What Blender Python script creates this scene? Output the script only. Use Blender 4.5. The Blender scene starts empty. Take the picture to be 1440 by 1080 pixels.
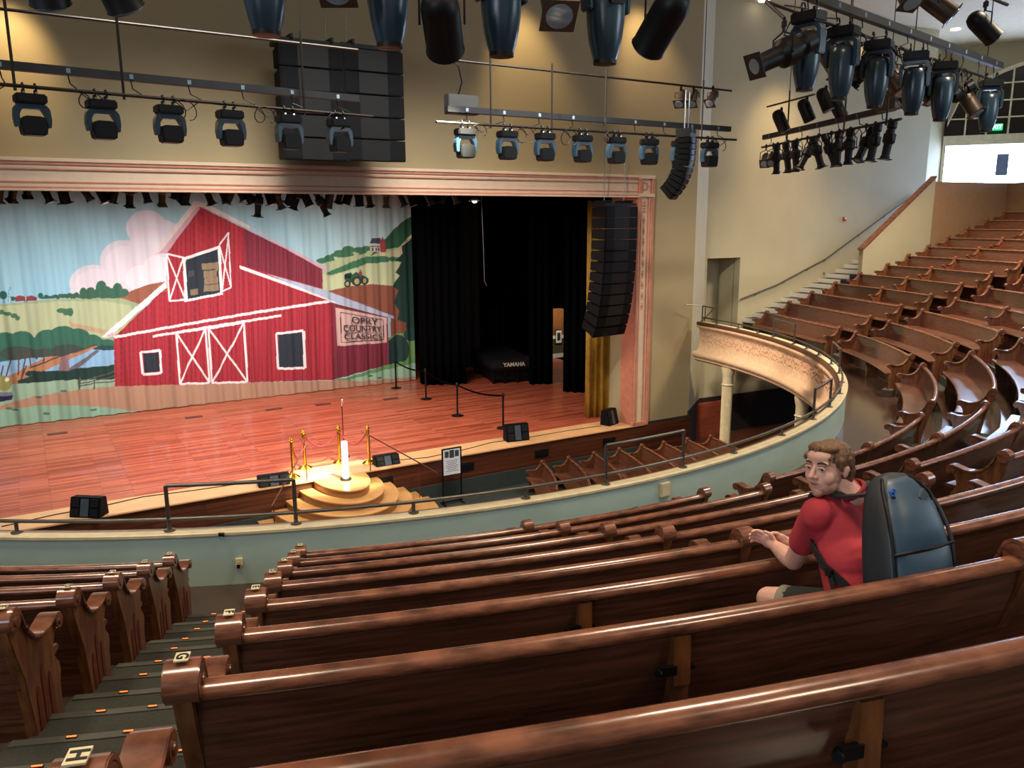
import bpy, bmesh, math, random
import numpy as np
from mathutils import Vector, Matrix
random.seed(7)
R_ = math.radians
col = bpy.context.scene.collection
scn = bpy.context.scene

# ------------------------------------------------------------------ camera, exposure
FPX, PITCH, ROLL, CZ = 1140.0, R_(11.5), R_(0.3), 7.0
camd = bpy.data.cameras.new('camera'); cam = bpy.data.objects.new('camera', camd); col.objects.link(cam)
camd.sensor_fit = 'HORIZONTAL'; camd.sensor_width = 36.0; camd.lens = 36.0 * FPX / 1440.0
camd.clip_start = 0.05; camd.clip_end = 200
cam.location = (0, 0, CZ)
cam.rotation_euler = (Matrix.Rotation(math.pi / 2 - PITCH, 4, 'X') @ Matrix.Rotation(-ROLL, 4, 'Z')).to_euler()
scn.camera = cam
vs = scn.view_settings
vs.view_transform = 'Standard'; vs.look = 'None'; vs.exposure = 0.0; vs.gamma = 1.0; vs.use_curve_mapping = False
w = bpy.data.worlds.new('world'); scn.world = w; w.use_nodes = True
w.node_tree.nodes['Background'].inputs[0].default_value = (0.80, 0.90, 1.0, 1)
w.node_tree.nodes['Background'].inputs[1].default_value = 0.30

# ------------------------------------------------------------------ places
CX, CY = -4.351, 18.708                    # centre of the horseshoe
PH0 = math.atan2(4.351, 18.708)
SD = Vector((0.858286, 0.513171, 0)); ND = Vector((-0.513171, 0.858286, 0)); SO = Vector((-4.1055, 18.2974, 0))
def S(a, b, z):                            # a along the stage front, b into the stage
    p = SO + SD * a + ND * b
    return Vector((p.x, p.y, z))
def pol(r, ph, z=0.0):
    t = R_(ph) + PH0
    return Vector((CX + r * math.sin(t), CY - r * math.cos(t), z))
def ray(x, y):
    u = (x - 720) / FPX; v = (540 - y) / FPX
    c, s = math.cos(ROLL), math.sin(ROLL)
    u, v = u * c - v * s, u * s + v * c
    return Vector((u, math.cos(PITCH) + v * math.sin(PITCH), -math.sin(PITCH) + v * math.cos(PITCH)))
def proj(p):
    x, y, z = p[0], p[1], p[2] - CZ
    yf = y * math.cos(PITCH) - z * math.sin(PITCH); vv = y * math.sin(PITCH) + z * math.cos(PITCH)
    if yf < 0.05: return None
    u, v = x / yf, vv / yf
    c, s = math.cos(ROLL), math.sin(ROLL)
    u, v = u * c + v * s, -u * s + v * c
    return 720 + FPX * u, 540 - FPX * v
def onz(x, y, z):
    q = ray(x, y); q = q * ((z - CZ) / q.z); return Vector((q.x, q.y, z))
def aty(x, y, Y):
    q = ray(x, y); q = q * (Y / q.y); return Vector((q.x, q.y, q.z + CZ))
def onb(x, y, b):
    q = ray(x, y); n = ND; o = SO + n * b
    t = (o.x * n.x + o.y * n.y) / (q.x * n.x + q.y * n.y); q = q * t
    return Vector((q.x, q.y, q.z + CZ))
def ab(p): d = Vector((p.x, p.y, 0)) - SO; return d.dot(SD), d.dot(ND)

# ------------------------------------------------------------------ lights
def area(name, loc, target, size, power, color, sizey=None, spread=180):
    d = bpy.data.lights.new(name, 'AREA'); d.energy = power; d.color = color; d.size = size
    d.shape = 'RECTANGLE'; d.size_y = sizey or size; d.spread = R_(spread)
    o = bpy.data.objects.new(name, d); col.objects.link(o); o.location = loc
    o.rotation_euler = (Vector(target) - Vector(loc)).to_track_quat('-Z', 'Y').to_euler(); return o
def spot(name, loc, target, power, color, angle, blend=0.6, radius=0.15):
    d = bpy.data.lights.new(name, 'SPOT'); d.energy = power; d.color = color; d.spot_size = R_(angle)
    d.spot_blend = blend; d.shadow_soft_size = radius
    o = bpy.data.objects.new(name, d); col.objects.link(o); o.location = loc
    o.rotation_euler = (Vector(target) - Vector(loc)).to_track_quat('-Z', 'Y').to_euler(); return o
WARM = (1.0, 0.82, 0.60); COOL = (0.72, 0.86, 1.0); WHITE = (1.0, 0.94, 0.86)
# stage wash and backdrop wash from the battens behind the proscenium
area('stage_wash', S(-1.5, 4.2, 7.4), S(-1.5, 4.4, 1.1), 13, 1000, (1.0, 0.90, 0.80), 2.5)
area('backdrop_wash', S(-1.5, 5.0, 7.6), S(-1.5, 9.6, 3.0), 12, 260, (1.0, 0.97, 0.95), 1.0, 100)
spot('podium_spot', S(1.5, -7.0, 12.6), S(0.0, 0.25, 1.1), 75000, (1.0, 0.92, 0.68), 11, 0.7)
area('front_wash', S(0, -5.5, 12.4), S(0, 1.5, 1.1), 9, 420, WHITE, 1.5, 70)
# wall washers close to the ceiling
for nm, p, q, e in (('wall_washer', onb(758, -70, -1.0), onb(750, 150, 0.0), 650), ('wall_washer.001', onb(925, -45, -1.0), onb(915, 90, 0.0), 480),
                    ('wall_washer.002', onb(5, -60, -1.0), onb(15, 60, 0.0), 330)):
    spot(nm, p, q, e, (1.0, 0.72, 0.38), 62, 0.9)
# house ceiling lights, warm
for i, (x, y, e) in enumerate(((-6, 6, 300), (3, 6, 260), (9, 12, 480), (0, 13, 110), (13, 20, 1100), (10, 24, 150), (-1.5, 1, 150), (6, 0, 180))):
    area('house_light.%03d' % i, (x, y, 13.1), (x, y, 0), 1.6, e, WARM, None, 120)
# daylight through the tall windows behind and beside the gallery
area('window_daylight', (-9, -9, 10.5), (2, 9, 4.5), 7, 620, COOL, 4)
area('window_daylight.001', (20, 6, 10.5), (6, 13, 4.5), 7, 620, COOL, 4)
spot('far_aisle_light', (9.4, 24.6, 13.1), (8.6, 27.0, 8.5), 800, (1.0, 0.70, 0.36), 50, 0.9)

spot('fascia_light', (-0.5, 17.0, 12.6), (6.9, 19.0, 3.3), 6000, (1.0, 0.80, 0.58), 46, 0.7)
spot('added_side_wall_fill', (-2, 9, 13.0), S(10.6, 0, 3.2), 6500, (1.0, 0.92, 0.78), 34, 0.9, 0.3)  # added fill spot that lifts the right end of the stage wall, no house fitting

# ------------------------------------------------------------------ mesh helpers
class MB:
    def __init__(s): s.v = []; s.f = []; s.m = []; s.cur = 0
    def add(s, vs, fs, m=None):
        o = len(s.v); s.v += [tuple(p) for p in vs]
        for f in fs: s.f.append(tuple(i + o for i in f)); s.m.append(s.cur if m is None else m)
        return s
    def box(s, c, d, M=None, m=None):
        x, y, z = (k / 2 for k in d); c = Vector(c)
        P = [Vector((i * x, j * y, k * z)) for k in (-1, 1) for j in (-1, 1) for i in (-1, 1)]
        P = [c + (M @ p if M else p) for p in P]
        return s.add(P, [(0, 2, 3, 1), (4, 5, 7, 6), (0, 1, 5, 4), (2, 6, 7, 3), (0, 4, 6, 2), (1, 3, 7, 5)], m)
    def hexa(s, P, m=None):   # bottom 4 then top 4, both counter-clockwise from above
        return s.add(P, [(3, 2, 1, 0), (4, 5, 6, 7), (0, 1, 5, 4), (1, 2, 6, 5), (2, 3, 7, 6), (3, 0, 4, 7)], m)
    def tube(s, pts, r, n=8, caps=True, m=None):
        pts = [Vector(p) for p in pts]; rs = r if isinstance(r, (list, tuple)) else [r] * len(pts)
        L = len(pts); V = []; up = None
        for i, p in enumerate(pts):
            t = (pts[min(i + 1, L - 1)] - pts[max(i - 1, 0)])
            if t.length < 1e-9: t = Vector((0, 0, 1))
            t.normalize()
            if up is None:
                up = Vector((0, 0, 1)) if abs(t.z) < 0.9 else Vector((1, 0, 0))
            a = t.cross(up); a.normalize(); b = a.cross(t); b.normalize(); up = b
            for j in range(n):
                an = 2 * math.pi * j / n
                V.append(p + (a * math.cos(an) + b * math.sin(an)) * rs[i])
        F = [(i * n + j, i * n + (j + 1) % n, (i + 1) * n + (j + 1) % n, (i + 1) * n + j) for i in range(L - 1) for j in range(n)]
        if caps: F += [tuple(range(n - 1, -1, -1)), tuple((L - 1) * n + j for j in range(n))]
        return s.add(V, F, m)
    def prism(s, poly, t0, t1, fr=None, m=None):
        # poly in (u,v); extruded along w from t0 to t1; fr(u,v,w)->point
        n = len(poly); V = [fr(u, v, t0) for u, v in poly] + [fr(u, v, t1) for u, v in poly]
        F = [tuple(range(n - 1, -1, -1)), tuple(range(n, 2 * n))] + [(i, (i + 1) % n, n + (i + 1) % n, n + i) for i in range(n)]
        return s.add(V, F, m)
    def lathe(s, prof, c, n=24, M=None, m=None, caps=True):
        c = Vector(c); V = []
        for r, z in prof:
            for j in range(n):
                a = 2 * math.pi * j / n; p = Vector((r * math.cos(a), r * math.sin(a), z)); V.append(c + (M @ p if M else p))
        L = len(prof)
        F = [(i * n + j, i * n + (j + 1) % n, (i + 1) * n + (j + 1) % n, (i + 1) * n + j) for i in range(L - 1) for j in range(n)]
        if caps: F += [tuple(range(n - 1, -1, -1)), tuple((L - 1) * n + j for j in range(n))]
        return s.add(V, F, m)
    def sweep(s, prof, path, closed=True, caps=True, m=None):
        # prof: (u,v) list; path: list of (point, outward) ; u along outward, v up
        n = len(prof); V = []
        for p, o in path:
            for u, v in prof: V.append(Vector((p.x + o.x * u, p.y + o.y * u, p.z + v)))
        L = len(path); R = range(n) if closed else range(n - 1)
        F = [(i * n + j, (i + 1) * n + j, (i + 1) * n + (j + 1) % n, i * n + (j + 1) % n) for i in range(L - 1) for j in R]
        if caps and closed: F += [tuple(range(n)), tuple((L - 1) * n + j for j in range(n - 1, -1, -1))]
        return s.add(V, F, m)
    def sphere(s, c, r, n=12, sc=(1, 1, 1), M=None, m=None):
        k = n // 2; prof = [(max(1e-4, math.sin(math.pi * i / k)) * r, -math.cos(math.pi * i / k) * r) for i in range(k + 1)]
        c = Vector(c); D = Matrix.Diagonal(Vector(sc)); MM = (M.to_3x3() @ D) if M else D
        return s.lathe(prof, c, n, MM, m)
    def build(s, name, mat, parent=None, smooth=None, bevel=0, org=None, local=False):
        me = bpy.data.meshes.new(name)
        off = Vector((0, 0, 0)) if local else (Vector(org) if org is not None else (wloc(parent) if parent else Vector((0, 0, 0))))
        me.from_pydata([(a - off.x, b - off.y, c - off.z) for a, b, c in s.v], [], s.f)
        mats = mat if isinstance(mat, (list, tuple)) else [mat]
        for q in mats: me.materials.append(q)
        if len(mats) > 1: me.polygons.foreach_set('material_index', s.m)
        bm = bmesh.new(); bm.from_mesh(me); bmesh.ops.recalc_face_normals(bm, faces=bm.faces)
        if bevel:
            es = [e for e in bm.edges if len(e.link_faces) == 2 and e.calc_face_angle(0) > 0.5]
            bmesh.ops.bevel(bm, geom=es, offset=bevel, segments=2, affect='EDGES', clamp_overlap=True)
        bm.to_mesh(me); bm.free()
        if smooth is not None:
            me.shade_smooth(); me.set_sharp_from_angle(angle=R_(smooth))
        o = bpy.data.objects.new(name, me); col.objects.link(o)
        if parent: o.parent = parent
        if org is not None and not parent: o.location = org
        return o
def wloc(o):
    v = Vector(o.location)
    while o.parent: o = o.parent; v = v + Vector(o.location)
    return v
def tag(o, label, cat, group=None, kind=None):
    o['label'] = label; o['category'] = cat
    if group: o['group'] = group
    if kind: o['kind'] = kind
    return o
def thing(name, label, cat, loc, group=None, rz=0):
    o = bpy.data.objects.new(name, None); o.empty_display_size = 0.1; col.objects.link(o); o.location = loc
    o.rotation_euler = (0, 0, rz); return tag(o, label, cat, group)
def struct(o): o['kind'] = 'structure'; return o
def copy_tree(o, parent=None):
    c = o.copy(); col.objects.link(c); c.parent = parent
    for ch in list(o.children): copy_tree(ch, c)
    return c
def wipe(o):
    for ch in list(o.children): wipe(ch)
    bpy.data.objects.remove(o)

# ------------------------------------------------------------------ materials
def lin(c):
    if isinstance(c, str): c = [int(c[i:i + 2], 16) for i in (0, 2, 4)]
    return tuple((x / 255 / 12.92 if x / 255 <= 0.04045 else ((x / 255 + 0.055) / 1.055) ** 2.4) for x in c) + (1,)
def mat(name, c, rough=0.5, metal=0.0, var=0.08, scale=6.0, stretch=(1, 1, 1), bump=0.0, coat=0.0, emit=None, es=1.0, spec=0.5, rot=0.0, c2=None):
    m = bpy.data.materials.new(name); m.use_nodes = True; nt = m.node_tree; b = nt.nodes['Principled BSDF']
    L = nt.links.new; A = lin(c)
    B = lin(c2) if c2 else tuple(x * (1 - var * 2.5) for x in A[:3]) + (1,)
    tc = nt.nodes.new('ShaderNodeTexCoord'); mp = nt.nodes.new('ShaderNodeMapping'); nz = nt.nodes.new('ShaderNodeTexNoise')
    mp.inputs['Scale'].default_value = stretch; mp.inputs['Rotation'].default_value = (0, 0, rot)
    nz.inputs['Scale'].default_value = scale; nz.inputs['Detail'].default_value = 5
    L(tc.outputs['Object'], mp.inputs[0]); L(mp.outputs[0], nz.inputs['Vector'])
    mx = nt.nodes.new('ShaderNodeMixRGB'); mx.inputs[1].default_value = B; mx.inputs[2].default_value = A
    cr = nt.nodes.new('ShaderNodeValToRGB'); cr.color_ramp.elements[0].position = 0.3; cr.color_ramp.elements[1].position = 0.65
    L(nz.outputs[0], cr.inputs[0]); L(cr.outputs[0], mx.inputs[0]); L(mx.outputs[0], b.inputs['Base Color'])
    b.inputs['Roughness'].default_value = rough; b.inputs['Metallic'].default_value = metal
    b.inputs['Specular IOR Level'].default_value = spec
    if coat: b.inputs['Coat Weight'].default_value = coat; b.inputs['Coat Roughness'].default_value = 0.12
    if bump:
        bp = nt.nodes.new('ShaderNodeBump'); bp.inputs['Strength'].default_value = bump; bp.inputs['Distance'].default_value = 0.01
        L(nz.outputs[0], bp.inputs['Height']); L(bp.outputs[0], b.inputs['Normal'])
    if emit: b.inputs['Emission Color'].default_value = lin(emit); b.inputs['Emission Strength'].default_value = es
    return m
def planks(name, ca, cb, gap, rot, bw, bh, rough=0.3, coat=0.0, axis='XY'):
    m = bpy.data.materials.new(name); m.use_nodes = True; nt = m.node_tree; b = nt.nodes['Principled BSDF']; L = nt.links.new
    tc = nt.nodes.new('ShaderNodeTexCoord'); mp = nt.nodes.new('ShaderNodeMapping'); br = nt.nodes.new('ShaderNodeTexBrick')
    mp.inputs['Rotation'].default_value = rot
    L(tc.outputs['Object'], mp.inputs[0]); L(mp.outputs[0], br.inputs['Vector'])
    br.inputs['Scale'].default_value = 1.0; br.inputs['Brick Width'].default_value = bw; br.inputs['Row Height'].default_value = bh
    br.inputs['Mortar Size'].default_value = gap; br.inputs['Color1'].default_value = lin(ca); br.inputs['Color2'].default_value = lin(cb)
    br.inputs['Mortar'].default_value = tuple(x * 0.3 for x in lin(cb)[:3]) + (1,); br.inputs['Bias'].default_value = -0.1
    br.offset = 0.37; br.offset_frequency = 3
    nz = nt.nodes.new('ShaderNodeTexNoise'); nz.inputs['Scale'].default_value = 1.5; nz.inputs['Detail'].default_value = 6
    mp2 = nt.nodes.new('ShaderNodeMapping'); mp2.inputs['Scale'].default_value = (1, 14, 14); L(mp.outputs[0], mp2.inputs[0]); L(mp2.outputs[0], nz.inputs['Vector'])
    mx = nt.nodes.new('ShaderNodeMixRGB'); mx.blend_type = 'MULTIPLY'; mx.inputs[0].default_value = 0.7
    cr = nt.nodes.new('ShaderNodeValToRGB'); cr.color_ramp.elements[0].color = (0.55, 0.5, 0.5, 1); cr.color_ramp.elements[0].position = 0.3; cr.color_ramp.elements[1].position = 0.6
    L(nz.outputs[0], cr.inputs[0]); L(br.outputs[0], mx.inputs[1]); L(cr.outputs[0], mx.inputs[2]); L(mx.outputs[0], b.inputs['Base Color'])
    b.inputs['Roughness'].default_value = rough; b.inputs['Coat Weight'].default_value = coat
    return m
M = {}
M['pew'] = mat('pew_varnished_oak', '6c4130', 0.28, var=0.16, scale=3.5, stretch=(1, 1, 16), coat=0.5, bump=0.05, c2='422516')
M['pewend'] = mat('pew_end_oak', '7c4c2a', 0.33, var=0.16, scale=5, stretch=(5, 5, 1), coat=0.4, c2='4a2614')
M['pewrail'] = mat('pew_rail_oak', '84523c', 0.26, var=0.12, scale=9, stretch=(1, 1, 5), coat=0.6, c2='4e2c1e')
M['carve'] = mat('pew_carving_stain', '5a2416', 0.4, coat=0.2)
M['cream'] = mat('cream_paint', 'd8c9a4', 0.45)
M['teal'] = mat('teal_plaster_paint', 'b2c8be', 0.38, var=0.05, scale=1.5, stretch=(1, 1, 3))
M['carpet'] = mat('dark_green_carpet', '2f3028', 0.95, var=0.15, scale=60)
M['balfloor'] = mat('balcony_floorboards', '46352c', 0.14, var=0.1, scale=4, stretch=(1, 1, 1), coat=0.3)
M['fascia'] = mat('gallery_fascia_plaster', 'e6c4a2', 0.5, var=0.07, scale=9)
M['fasciab'] = mat('fascia_brown_moulding', '5c3a26', 0.4)
M['orn'] = mat('fascia_ornament_stencil', 'c8926e', 0.6)
M['wall'] = mat('beige_wall_paint', '9e8f6c', 0.7, var=0.03, scale=1.0)
M['wall2'] = mat('pale_sage_wall_paint', 'b8ae90', 0.7, var=0.03, scale=1.0)
M['ceil'] = mat('ceiling_paint', 'd8c4a4', 0.8, var=0.03)
M['salmon'] = mat('salmon_moulding_paint', 'c47c62', 0.45)
M['pcream'] = mat('proscenium_cream_paint', 'd3bba2', 0.55, var=0.03)
M['stage'] = planks('stage_floor_boards', 'c8694c', '8a3a24', 0.004, (0, 0, R_(-30.88)), 1.6, 0.085, 0.33, 0.2)
M['apron'] = mat('stage_apron_maple', 'd9a878', 0.3, var=0.06, scale=2, coat=0.3)
M['stagefront'] = planks('stage_front_boards', '5a2f1c', '45210f', 0.006, (R_(90), R_(0), 0), 3.0, 0.12, 0.4)
M['black'] = mat('black_velour', '070708', 0.95, var=0.1, spec=0.03)
M['grey_curtain'] = mat('grey_velour', '38383a', 0.95, spec=0.03)
M['gold'] = mat('gold_velour', 'a27a1e', 0.7, var=0.12)
M['metal'] = mat('dark_rail_metal', '6b6660', 0.38, metal=0.75, var=0.06)
M['blackmetal'] = mat('black_painted_metal', '0e0f12', 0.45, metal=0.2, spec=0.35)
M['fixture'] = mat('fixture_blue_black_plastic', '1f3646', 0.28, var=0.05, spec=0.6)
M['fixdark'] = mat('fixture_black_plastic', '0b0c0e', 0.45, spec=0.3)
M['lens'] = mat('lamp_lens_glass', '7f98a6', 0.12, spec=0.8, coat=0.6)
M['chrome'] = mat('chrome', 'd8d8d8', 0.15, metal=1.0)
M['bronze'] = mat('par_can_bronze', '4c4038', 0.4, metal=0.5)
M['brass'] = mat('polished_brass', 'd8ab3c', 0.2, metal=1.0)
M['rope'] = mat('red_velvet_rope', '7a1620', 0.8)
M['white'] = mat('white_paint', 'eeeeea', 0.4, var=0.01)
M['stepdark'] = mat('stair_riser_dark', '35281e', 0.7)
M['brownwall'] = mat('brown_rear_parapet', 'a07b58', 0.7, var=0.04)
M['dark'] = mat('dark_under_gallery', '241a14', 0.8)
M['mainfloor'] = mat('main_floor_boards', '5e3420', 0.35, var=0.1, scale=4)
M['darkteal'] = mat('dark_teal_carpet', '26302e', 0.9)
M['greenstair'] = mat('nosing_strip_grey', '44433a', 0.6)
M['orange'] = mat('orange_step_lens', 'ff7a3c', 0.4, emit='ff6a30', es=2.2)
M['plate'] = mat('cream_letter_plate', 'e6d7b0', 0.35)
M['ink'] = mat('black_ink', '141210', 0.5)
M['skin'] = mat('skin', 'dba896', 0.5, var=0.05, scale=12)
M['speaker'] = mat('speaker_black', '0a0b0e', 0.6, spec=0.12, var=0.1, scale=40)
M['pipe'] = mat('dark_rigging_pipe', '33302c', 0.4, metal=0.6)
M['easel'] = mat('printed_sign_paper', 'cfd6de', 0.5, var=0.01)

# ------------------------------------------------------------------ gallery geometry
def dR(ph):
    xs = (-40, 20, 30, 45, 62, 81, 86, 102, 120); ys = (0, 0.0, 0.12, 0.2, 0.27, 0.4, 0.5, 0.86, 1.0)
    return float(np.interp(ph, xs, ys))
def Rk(k, ph): return 12.44 + dR(ph) + (0.783 + 0.05 * min(1, max(0, (ph - 40) / 45))) * k
def Zk(k): return 3.44 + 0.268 * k            # floor of row k
def outward(ph): t = R_(ph) + PH0; return Vector((math.sin(t), -math.cos(t), 0))
def arc_path(fr, p0, p1, step=1.5):
    n = max(1, int(abs(p1 - p0) / step)); out = []
    for i in range(n + 1):
        ph = p0 + (p1 - p0) * i / n; out.append((pol(fr(ph), ph, 0), outward(ph)))
    return out

def sector(mb, r0, r1, z0, z1, p0, p1, step=2.0, m=None):      # solid ring sector; r0,r1 functions of phi
    n = max(1, int(abs(p1 - p0) / step)); V = []
    for i in range(n + 1):
        ph = p0 + (p1 - p0) * i / n
        a = r0(ph) if callable(r0) else r0; b = r1(ph) if callable(r1) else r1
        V += [pol(a, ph, z0), pol(b, ph, z0), pol(b, ph, z1), pol(a, ph, z1)]
    F = []
    for i in range(n):
        o = i * 4
        for j in range(4): F.append((o + j, o + (j + 1) % 4, o + 4 + (j + 1) % 4, o + 4 + j))
    F += [(0, 1, 2, 3), (n * 4 + 3, n * 4 + 2, n * 4 + 1, n * 4)]
    return mb.add(V, F, m)

NROW = 12
mb = MB()
for k in range(NROW + 1):
    r0 = 11.24 if k == 0 else (lambda ph, k=k: Rk(k - 1, ph) + 0.14)
    r1 = (lambda ph, k=k: Rk(k, ph) + 0.14) if k < NROW else (lambda ph, k=k: Rk(k, ph) + 4.0)
    sector(mb, r0, r1, Zk(0) - 0.3 if k == 0 else Zk(k - 1) - 0.05, Zk(k), -40, 102.5 if k < 5 else 101.2)
struct(mb.build('floor_gallery', M['balfloor']))
mb = MB(); sector(mb, 11.2, 26.0, 2.85, 3.12, -40, 103); struct(mb.build('floor_gallery_slab', M['wall']))

# parapet: teal inner wall, cream ledge, moulded plaster front
mb = MB(); sector(mb, 11.245, 11.28, Zk(0) - 0.2, 3.955, -40, 104.6, 1.2); struct(mb.build('wall_parapet', M['teal']))
prof = [(0.08, 3.955), (0.21, 3.955), (0.222, 3.97), (0.222, 3.995), (0.21, 4.005), (0.08, 4.005)]
mb = MB(); mb.sweep([(u, v) for u, v in prof], arc_path(lambda p: 11.08, -40, 104.6, 1.0)); struct(mb.build('trim_1', M['cream'], smooth=30))
prof = [(0.03, 4.0), (-0.07, 4.0), (-0.10, 3.97), (-0.10, 3.92), (-0.06, 3.90), (0.03, 3.9)]
mb = MB(); mb.sweep(prof, arc_path(lambda p: 11.19, -40, 104.6, 1.0)); struct(mb.build('trim_2', M['fasciab'], smooth=40))
prof = [(0.05, 3.9), (-0.09, 3.9), (-0.12, 3.88), (-0.12, 3.85), (-0.03, 3.83), (0.02, 3.77), (0.03, 3.66), (0.03, 3.5), (0.022, 3.36), (0.005, 3.24), (-0.03, 3.16), (-0.06, 3.14), (-0.17, 3.13),
        (-0.215, 3.10), (-0.225, 3.04), (-0.20, 2.98), (-0.14, 2.95), (-0.14, 2.89), (-0.06, 2.83), (0.05, 2.83)]
mb = MB(); mb.sweep(prof, arc_path(lambda p: 11.19, -40, 104.6, 1.0)); fas = struct(mb.build('trim_3', M['fascia'], smooth=50))
# stencilled sprigs on the plaster front
mb = MB(); rnd = random.Random(3)
for i in range(150):
    ph = 50 + i * 0.36
    for r in range(3):
        z = 3.68 - 0.12 * r + rnd.uniform(-0.05, 0.04); rr = 11.19 + 0.026 - 0.02 * max(0, 3.66 - z)
        o = outward(ph + 0.12 * r); c = pol(rr - 0.006, ph + 0.12 * r, z); t = Vector((-o.y, o.x, 0))
        w_ = rnd.uniform(0.012, 0.026); h_ = rnd.uniform(0.03, 0.06); sl = rnd.uniform(-0.05, 0.05)
        P = [c + t * (-w_ / 2 - sl / 2) + Vector((0, 0, -h_ / 2)), c + t * (w_ / 2 - sl / 2) + Vector((0, 0, -h_ / 2)), c + t * (w_ / 2 + sl / 2) + Vector((0, 0, h_ / 2)), c + t * (-w_ / 2 + sl / 2) + Vector((0, 0, h_ / 2))]
        mb.add(P + [p + o * 0.03 for p in P], [(0, 1, 2, 3), (7, 6, 5, 4), (0, 4, 5, 1), (1, 5, 6, 2), (2, 6, 7, 3), (3, 7, 4, 0)])
struct(mb.build('trim_4', M['orn']))

# aisle steps (carpeted half steps) in the five radial aisles
def aisleA(ph_side, r):                       # left edge of the near aisle keeps its width
    return -1.35 - math.degrees(1.06 / r)
AIS = [(None, -1.2), (17.75, 21.8), (40.95, 45.0), (61.4, 65.8), (81.6, 85.3)]
for i, (p0, p1) in enumerate(AIS):
    mb = MB()
    for k in range(0, NROW):
        for h in (0, 1):
            ra = lambda ph, k=k, h=h: Rk(k, ph) + 0.14 - (0.40 if h == 0 else 0.0)
            rb = lambda ph, k=k, h=h: Rk(k, ph) + 0.14 + (0.0 if h == 0 else 0.39)
            z = Zk(k) + (0.134 if h == 0 else 0.268)
            if p0 is None: q0 = aisleA(0, ra(0))
            else: q0 = p0
            sector(mb, ra, rb, Zk(k) - 0.02, z + 0.004, q0, p1, 1.2, 0)
            sector(mb, ra, lambda ph: ra(ph) + 0.045, z + 0.004, z + 0.010, q0 + 0.06, p1 - 0.06, 1.2, 1)
    struct(mb.build('floor_aisle_steps' if i == 0 else 'floor_aisle_steps.%03d' % i, [M['carpet'], M['greenstair']]))
# orange step lights of the near aisle
def steplight(ph, r, z, lab):
    o = outward(ph); t = Vector((-o.y, o.x, 0)); c = pol(r, ph, z)
    m_ = MB(); Mx = Matrix((t, o, Vector((0, 0, 1)))).transposed()
    m_.box(c, (0.040, 0.007, 0.004), Mx, 0); m_.box(c + Vector((0, 0, -0.004)), (0.046, 0.012, 0.006), Mx, 1)
    ob = m_.build('step_light', [M['orange'], M['blackmetal']], org=c)
    tag(ob, lab, 'step light', 'orange step lights on the near aisle')
ORD = ['first', 'second', 'third', 'fourth', 'fifth', 'sixth', 'seventh', 'eighth', 'ninth', 'tenth', 'eleventh', 'twelfth', 'thirteenth', 'fourteenth']
LL = [(299, 856), (287, 867), (275, 878), (259, 890), (243, 904), (222, 919), (201, 937), (174, 960), (144, 983), (105, 1015), (61, 1049)]
for j, (x, y) in enumerate(LL):
    k, h = divmod(j, 2); z = Zk(k) + 0.134 * (h + 1) + 0.012
    r = Rk(k, 0) + 0.14 - (0.40 if h == 0 else 0.0) + 0.0
    d = math.degrees(0.22 / r); ph = aisleA(0, r) + d * (1.0)
    q = onz(x, y, z); v = Vector((q.x - CX, q.y - CY)); ph = math.degrees(math.atan2(v.x, -v.y) - PH0)
    steplight(ph, r + 0.02, z + 0.005, 'small orange light on the %s step up from the teal wall, left-hand row' % ORD[j])
RL = [(338, 863), (0, 0), (0, 0), (0, 0), (0, 0), (289, 915), (0, 0), (229, 977), (201, 1008), (167, 1041), (245, 1077)]
for j, (x, y) in enumerate(RL):
    if not x: continue
    k, h = divmod(j, 2); z = Zk(k) + 0.134 * (h + 1) + 0.012; r = Rk(k, 0) + 0.14 - (0.40 if h == 0 else 0.0)
    q = onz(x, y, z); v = Vector((q.x - CX, q.y - CY)); ph = math.degrees(math.atan2(v.x, -v.y) - PH0)
    if -6.0 < ph < -1.3: steplight(ph, r + 0.02, z + 0.005, 'small orange light on the %s step up from the teal wall, right-hand row' % ORD[j])
# ------------------------------------------------------------------ pews
RIB = [(0.030, 0.725), (0.052, 0.748), (0.056, 0.775), (0.046, 0.802), (0.024, 0.819), (0.0, 0.824), (-0.024, 0.819), (-0.046, 0.802), (-0.060, 0.770), (-0.078, 0.722), (-0.11, 0.665), (-0.16, 0.612), (-0.22, 0.583),
       (-0.30, 0.578), (-0.36, 0.592), (-0.405, 0.60), (-0.44, 0.588), (-0.455, 0.56), (-0.445, 0.53), (-0.42, 0.518), (-0.40, 0.53)]
ENDP = [(0.045, 0.735), (0.048, 0.775), (0.03, 0.80), (0.0, 0.812), (-0.03, 0.80), (-0.05, 0.77), (-0.07, 0.72), (-0.105, 0.655), (-0.155, 0.605), (-0.22, 0.574),
        (-0.30, 0.569), (-0.36, 0.583), (-0.405, 0.59), (-0.435, 0.575), (-0.445, 0.555), (-0.435, 0.535), (-0.41, 0.52), (-0.385, 0.49), (-0.365, 0.45), (-0.362, 0.41),
        (-0.378, 0.375), (-0.405, 0.345), (-0.41, 0.30), (-0.392, 0.24), (-0.385, 0.15), (-0.40, 0.05), (-0.415, 0.0), (-0.11, 0.0), (-0.09, 0.2), (-0.05, 0.45), (0.01, 0.62)]
def lancet(c, w, z0, z1):
    return [(c - w, z0), (c + w, z0), (c + w, z1 - 0.05), (c + w * 0.55, z1 - 0.015), (c, z1), (c - w * 0.55, z1 - 0.015), (c - w, z1 - 0.05)]
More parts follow.
